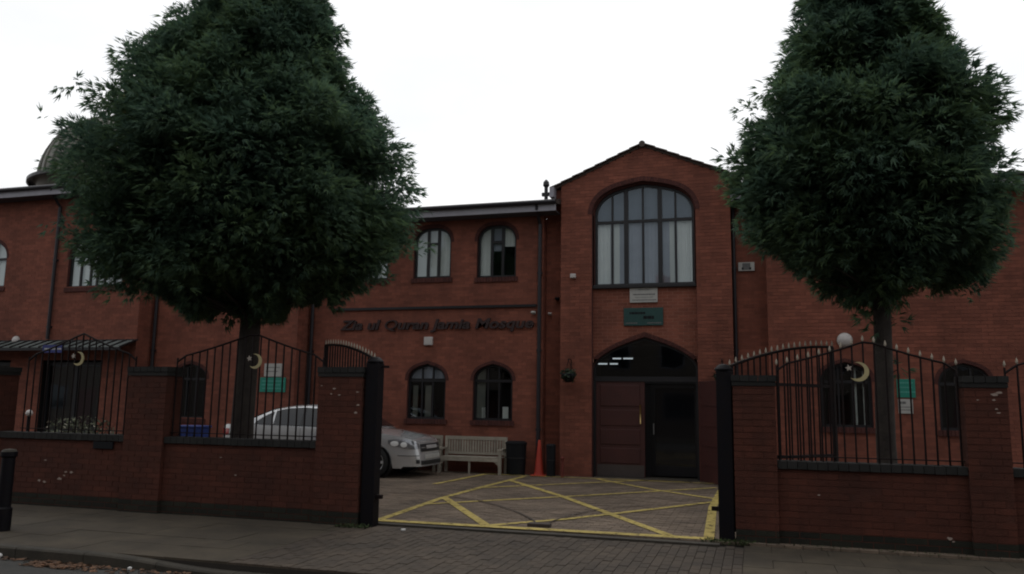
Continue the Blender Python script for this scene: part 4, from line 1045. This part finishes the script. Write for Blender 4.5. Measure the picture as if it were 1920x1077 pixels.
    # windscreen and rear window
    for nm, xa, xb in (('windscreen', 2.88, 3.58), ('rear_window', .68, 1.32)):
        rows = []
        for x in np.linspace(xa, xb, 10):
            zt = rz(x); we = hwid(x, zt-.05); rows.append([(x+(.008 if nm == 'windscreen' else -.008), we*u*.86, zt-.05+.05*(1-abs(u*.86)**4)**.6+.010) for u in np.linspace(-1, 1, 11)])
        MB().grid(rows).build(nm, 'car_glass', r, smooth=True)
    # patches on the shell
    def patch(name, m, t0, t1, z0f, z1f, sides=(1, -1), off=.008, n=14):
        for s in sides:
            rows = []
            for i in range(n+1):
                th = t0+(t1-t0)*i/n; z0_ = z0f(i/n) if callable(z0f) else z0f; z1_ = z1f(i/n) if callable(z1f) else z1f
                row = []
                for k in range(7):
                    x, y = plan(th); zb = low(x, y); zt = belt(x); z = z0_+(z1_-z0_)*k/6; t = (z-zb)/(zt-zb); p = S(th, min(1, max(0, t)), off+.006*math.sin(PI*k/6)*math.sin(PI*i/n)); row.append((p.x, p.y*s, p.z))
                rows.append(row)
            MB().grid(rows).build(name, m, r, smooth=True)
    def th_of(x, f=True): return math.acos(math.copysign(abs((x-LEN/2)/(LEN/2))**(n_/2), x-LEN/2))
    ta, tb = th_of(4.12), .26
    patch('headlight', 'lamp_glass', ta, tb, lambda u: .70-.12*math.sin(min(1, u*1.6)*PI/2)+.02*u, lambda u: .78+.05*math.sin(min(1, u*1.5)*PI/2)-.13*u*u)
    patch('grille', 'car_trim', .0, .22, .54, .70)
    patch('grille_bar', 'car_paint', .0, .20, .615, .63, off=.014)
    for xa_, xb_, zc_ in ((4.17, 4.335, .705), (4.37, 4.51, .685)):
        patch('headlight_lens', 'lens', th_of(xa_), th_of(xb_), lambda u, c=zc_: c-.052*math.sqrt(max(0, 1-(2*u-1)**2)), lambda u, c=zc_: c+.004+.052*math.sqrt(max(0, 1-(2*u-1)**2)), off=.014, n=10)
    patch('badge', 'alloy', .0, .035, .60, .67, off=.022)
    patch('lower_intake', 'car_trim', .0, .26, .27, .36)
    patch('fog_light_recess', 'car_trim', .30, .42, .30, .38)
    patch('number_plate', 'cream_plate', .0, .10, .395, .48, off=.014)
    patch('bumper_trim', 'car_trim', .30, th_of(4.32), .455, .468, off=.006)
    patch('side_moulding', 'car_paint', th_of(3.35), th_of(1.5), .50, .56, off=.014)
    patch('tail_light', 'tail_red', PI-.25, th_of(.34), .78, .93)
    patch('door_gap', 'car_trim', th_of(3.30), th_of(3.292), .30, .96, off=.002); patch('door_gap', 'car_trim', th_of(2.13), th_of(2.122), .30, .98, off=.002)
    for x in (1.45, 2.35): 
        for s in (-1, 1): bevel(MB().box(x, s*.845-.012, .86, x+.18, s*.845+.022, .885).build('door_handle', 'car_paint', r), .008)
    for s in (-1, 1):
        bevel(MB().obox((3.28, s*.93, 1.02), (.07, 0, 0), (0, .09, 0), (0, 0, .06)).build('door_mirror', 'car_paint', r), .03, 3)
    # wheels
    for wx in WX:
        for s in (-1, 1):
            wl = bpy.data.objects.new('wheel', None); COL.objects.link(wl); wl.parent = r; wl.location = (wx, s*.765, WR_-.005)
            t = MB().lathe([(.22, -.1), (.29, -.1), (.32, -.07), (.325, -.03), (.325, .03), (.32, .07), (.29, .1), (.22, .1)], n=40).build('tyre', 'tyre', wl, smooth=True); t.rotation_euler = (PI/2, 0, 0)
            o = MB().lathe([(.225, -.09), (.235, .085*1.), (.222, .095), (.205, .085), (.20, .02), (0, .02)], n=40).build('rim', 'alloy', wl, smooth=True); o.rotation_euler = (PI/2 if s < 0 else -PI/2, 0, 0)
            o2 = MB().lathe([(.20, .024), (0, .024)], n=32).build('brake_shadow', 'tyre', wl); o2.rotation_euler = o.rotation_euler
            for k in range(7):
                a = 2*PI*k/7; sp = MB().obox((.115, 0, .072), (.105, 0, .006), (0, .027, 0), (0, 0, .014)).build('spoke', 'alloy', wl); sp.rotation_euler = (PI/2 if s < 0 else -PI/2, a, 0)
                sp.rotation_mode = 'XYZ'; sp.matrix_local = Matrix.Rotation(PI/2 if s < 0 else -PI/2, 4, 'X') @ Matrix.Rotation(a, 4, 'Z')
            h = MB().lathe([(.045, .05), (.04, .08), (0, .083)], n=16).build('hub', 'alloy', wl, smooth=True); h.rotation_euler = o.rotation_euler
            # arch liner
            ln = MB().lathe([(.37, -.08), (.37, .09)], n=32).build('arch_liner', 'car_trim', wl); ln.rotation_euler = (PI/2, 0, 0)
    return r
cr_ = car(-11.60, 16.35, 'silver saloon car parked side-on in front of the building, behind left pier')
cr_.scale = (1.037, 1, 1)

# ================================================================== TREES
def conifer(root, tx, ty, prof, limbs, ztop, seed, trunk_r, nspray):
    g_ = np.random.default_rng(seed); rd = random.Random(seed)
    zs = [p[0] for p in prof]; Lf = [p[1] for p in prof]; Rf = [p[2] for p in prof]; C0 = [p[3] for p in prof]
    side = np.array([math.cos(YAW), math.sin(YAW)])
    def Rad(z, phi):
        l, r_ = np.interp(z, zs, Lf), np.interp(z, zs, Rf); c = math.cos(phi); f = (1+c)/2; base = l+(r_-l)*f
        return base*(1-.16*abs(math.sin(phi))**2)
    def dirv(phi): return np.array([side[0]*math.cos(phi)-side[1]*math.sin(phi), side[1]*math.cos(phi)+side[0]*math.sin(phi)])
    # trunk
    tp = [(tx, ty, 0), (tx+.01, ty, .3), (tx+.0, ty, 1.2), (tx+.03, ty, 2.6), (tx+.06, ty, 4.5), (tx+.1, ty, 7), (tx+.12, ty, ztop-.4)]
    tm = MB().tube([Vector(p)-Vector((tx, ty, 0)) for p in tp], [trunk_r*1.35, trunk_r*1.1, trunk_r, trunk_r*.92, trunk_r*.75, trunk_r*.45, .02], 14)
    me = tm; o = tm.build('trunk', 'bark', root, smooth=True)
    lm = MB(); clumps = []
    zlo = zs[0]
    golden = 2.399963
    for i in range(limbs):
        f = (i+.5)/limbs; z = zlo+(ztop-zlo)*(f**1.12); phi = i*golden+rd.uniform(-.35, .35)
        zt = z+rd.uniform(-.15, .35); R = Rad(min(max(zt, zlo), ztop), phi)*rd.uniform(.84, .99)*(1+.05*math.sin(zt*4.1+phi*3))
        if z < zlo+.5: R *= rd.uniform(.75, 1.0)
        rise = R*rd.uniform(.25, .55); z0 = max(zlo-.25, zt-rise); dv = dirv(phi)
        droop = .12*R
        P = []
        for k in range(6):
            t = k/5; rr = .05+t*R; zz = z0+(zt-z0)*(t**.8)+ (droop*math.sin(t*PI) if zt > zlo+.6 else 0); P.append(np.array([tx+.08*(z/8)+dv[0]*rr, ty+dv[1]*rr, zz]))
        lm.tube([Vector(p-np.array([tx, ty, 0])) for p in P], [trunk_r*.22, trunk_r*.18, trunk_r*.14, trunk_r*.10, trunk_r*.06, .008], 5)
        for t in (.34, .50, .63, .75, .85, .94):
            k = t*5; a = int(min(4, k)); p = P[a]+(P[a+1]-P[a])*(k-a)
            cr_ = (.26*(1-t)+.20)*rd.uniform(.8, 1.25)*(.72+.28*min(1, R/2.2))
            for q in range(1 if t > .95 else 2):
                off = g_.normal(size=3)*np.array([1, 1, .7])*(.16*R*t if q else .05); 
                clumps.append((p+off, cr_, dv, t))
    for i in range(int(limbs*2.2)):
        f = g_.random(); z = zlo+.15+(ztop-zlo-.3)*f**1.25; phi = rd.uniform(0, 2*PI); R = Rad(z, phi); q = rd.uniform(.35, .93)
        cr_ = rd.uniform(.24, .42)*(.55+.45*min(1, R/2.2)); q = min(q, 1-cr_*.85/max(R, .3)) if R > cr_ else .1; dv = dirv(phi)
        clumps.append((np.array([tx+.01*z+dv[0]*R*q, ty+dv[1]*R*q, z]), cr_, dv, .8))
    if root.name.endswith('001'):
        for dx_, z_, c_ in ((-.17, 2.78, .10), (.2, 2.75, .11), (-.08, 2.62, .08), (.22, 2.12, .12), (-.12, 2.95, .12)):
            clumps.append((np.array([tx+side[0]*dx_, ty+side[1]*dx_-.08, z_]), c_, side*np.sign(dx_), .9))
            lm.tube([(0, 0, z_-.12), (side[0]*dx_*.9, side[1]*dx_*.9-.08, z_)], [.012, .004], 5)
    lm.build('limb', 'bark', root, smooth=True, kind='stuff')
    tot = sum(c[1]**2 for c in clumps); V = []
    P_, D_, S_ = [], [], []
    for p, cr_, dv, t in clumps:
        n = max(6, int(nspray*cr_**2/tot)); d = g_.normal(size=(n, 3)); d /= np.linalg.norm(d, axis=1)[:, None]
        rad = cr_*(.45+.55*g_.random((n, 1))**.6)
        stretch = np.array([1.1, 1.1, .8])
        pos = p+d*rad*stretch+np.array([dv[0], dv[1], .1])*(g_.random((n, 1))**2*cr_*.4)
        dr = d*.8+np.array([dv[0], dv[1], .10])*.6+g_.normal(size=(n, 3))*.35+np.array([0, 0, .12]); dr /= np.linalg.norm(dr, axis=1)[:, None]
        P_.append(pos); D_.append(dr); S_.append(np.full(n, 1.))
    P_ = np.concatenate(P_); D_ = np.concatenate(D_); n = len(P_)
    az = np.arctan2(P_[:, 1]-ty, P_[:, 0]-tx); rr_ = np.hypot(P_[:, 1]-ty, P_[:, 0]-tx)
    uu = (P_[:, 0]-tx)*side[0]+(P_[:, 1]-ty)*side[1]; ww = -(P_[:, 0]-tx)*side[1]+(P_[:, 1]-ty)*side[0]
    keep = (P_[:, 2] > zlo+.02+.20*np.sin(uu*5.3+seed+ww*1.1)+.15*np.sin(uu*11.7+2*ww+1)+.08*np.sin(uu*23+ww*5)+.05*np.abs(ww)) | (rr_ < .38)
    cz_ = (1+uu/np.maximum(rr_, .01))/2; env = np.interp(P_[:, 2], zs, Lf)*(1-cz_)+np.interp(P_[:, 2], zs, Rf)*cz_
    keep &= (rr_ < env*(1.0+.095*np.sin(P_[:, 2]*6.3+az*3+seed)+.06*np.sin(P_[:, 2]*11.9-az*7)+.05*np.sin(az*13+P_[:, 2]*3))+.06) | (P_[:, 2] < zs[0]+.1)
    P_ = P_[keep]; D_ = D_[keep]; n = len(P_)
    Sx = np.cross(D_, np.array([0, 0, 1.])+g_.normal(size=(n, 3))*.45); Sx /= np.linalg.norm(Sx, axis=1)[:, None]
    Nn = np.cross(Sx, D_)
    s = (.050+.062*g_.random((n, 1)))
    def pt(a, b, c): return P_+D_*s*a+Sx*s*b+Nn*s*c
    # a spray: broad pointed leaflets fanned along a drooping axis
    leaf = [((0.0, 0, 0), (.6, .13, .02), (1.9, 0, -.50), (.6, -.13, .02))]
    for a, l, sg in ((.1, .95, 1), (.25, .85, -1)):
        leaf.append(((a, 0, .03), (a+.42*l, sg*.34*l, .03), (a+1.35*l, sg*.56*l, -.36*l-.04), (a+.62*l, sg*.10*l, .0)))
    co = np.empty((n, len(leaf)*4, 3))
    for i, L4 in enumerate(leaf):
        for j, c in enumerate(L4): co[:, i*4+j] = pt(*c)
    nv = n*len(leaf)*4; base = np.arange(n*len(leaf))*4
    # connected as one island per spray is not needed; each leaflet is a quad
    me = bpy.data.meshes.new('crown'); me.vertices.add(nv); me.vertices.foreach_set('co', (co.reshape(-1, 3)-np.array([tx, ty, 0])).ravel())
    nfc = n*len(leaf); me.loops.add(nfc*4); me.loops.foreach_set('vertex_index', np.arange(nfc*4)); me.polygons.add(nfc)
    me.polygons.foreach_set('loop_start', np.arange(nfc)*4); me.polygons.foreach_set('loop_total', np.full(nfc, 4)); me.update(); me.validate()
    me.materials.append(MATS['conifer']); o = bpy.data.objects.new('crown', me); COL.objects.link(o); o.parent = root; o['kind'] = 'stuff'
    print('sprays', n, 'clumps', len(clumps))
tl = thing('conifer_tree', 'very broad dark conifer on a single trunk behind the left front wall', 'tree', loc=(-7.70, 11, 0))
profL = [(3.12, 1.2, .8, 0), (3.3, 2.0, 1.4, 0), (3.6, 2.5, 2.1, 0), (4.0, 2.8, 2.45, 0), (4.5, 3.0, 2.68, 0), (5.2, 3.05, 2.65, 0), (5.9, 2.9, 2.25, 0), (6.5, 2.55, 1.7, 0), (6.9, 2.25, 1.42, 0), (7.4, 1.7, 1.22, 0), (7.9, 1.25, 1.0, 0), (8.5, .85, .85, 0), (9.4, .6, .6, 0), (10.3, .2, .3, 0)]
conifer(tl, -7.70, 11, profL, 230, 10.4, 3, .175, 262000)
trr = thing('conifer_tree', 'dark conical conifer on a slim trunk behind the right front wall', 'tree', loc=(1.63, 11.5, 0))
profR = [(3.32, 1.0, 1.15, 0), (3.5, 1.3, 1.35, 0), (3.7, 1.45, 1.5, 0), (3.95, 1.6, 1.5, 0), (4.3, 1.9, 1.6, 0), (5.0, 1.97, 1.62, 0), (5.5, 1.8, 1.5, 0), (5.9, 1.45, 1.35, 0), (6.3, 1.2, 1.05, 0), (6.8, 1.0, .75, 0), (7.4, .8, .55, 0), (8.4, .5, .4, 0), (9.4, .15, .15, 0)]
conifer(trr, 1.63, 11.5, profR, 200, 9.5, 5, .120, 175000)

# ================================================================== houses across the street, behind the camera
def terrace(x):
    h = thing('terraced_house', 'brick terraced house with slate roof on the opposite side of the street', 'house', 'terraced houses across the street', loc=(x, -4.6, 0))
    MB().box(-2.6, -8, -.2, 2.6, 0, 5.4).build('wall', 'stock_brick', h)
    m = MB(); m.prism([(.3, 5.4), (-4, 7.9), (-8.3, 5.4)], lambda y, z: (-2.6, y, z), lambda y, z: (2.6, y, z)); m.build('roof', 'slate', h)
    MB().box(-2.4, -4.6, 7.2, -1.6, -3.6, 8.8).build('chimney', 'brick', h)
    for (x0, x1, z0, z1) in ((-1.9, -.2, .9, 2.3), (-1.9, -.6, 3.4, 4.7), (.8, 1.9, 3.4, 4.7)):
        f = MB().box(x0, .0, z0, x1, .03, z1).build('window', 'soffit', h); MB().box(x0+.08, .03, z0+.08, x1-.08, .035, z1-.08).build('pane', 'car_glass', f)
    MB().box(.8, 0, 0, 1.7, .04, 2.1).build('door', 'door_wood', h); return h
h0 = terrace(-54.6)
for k in range(1, 17): copy_tree(h0, (-54.6+5.2*k, -4.6, 0))
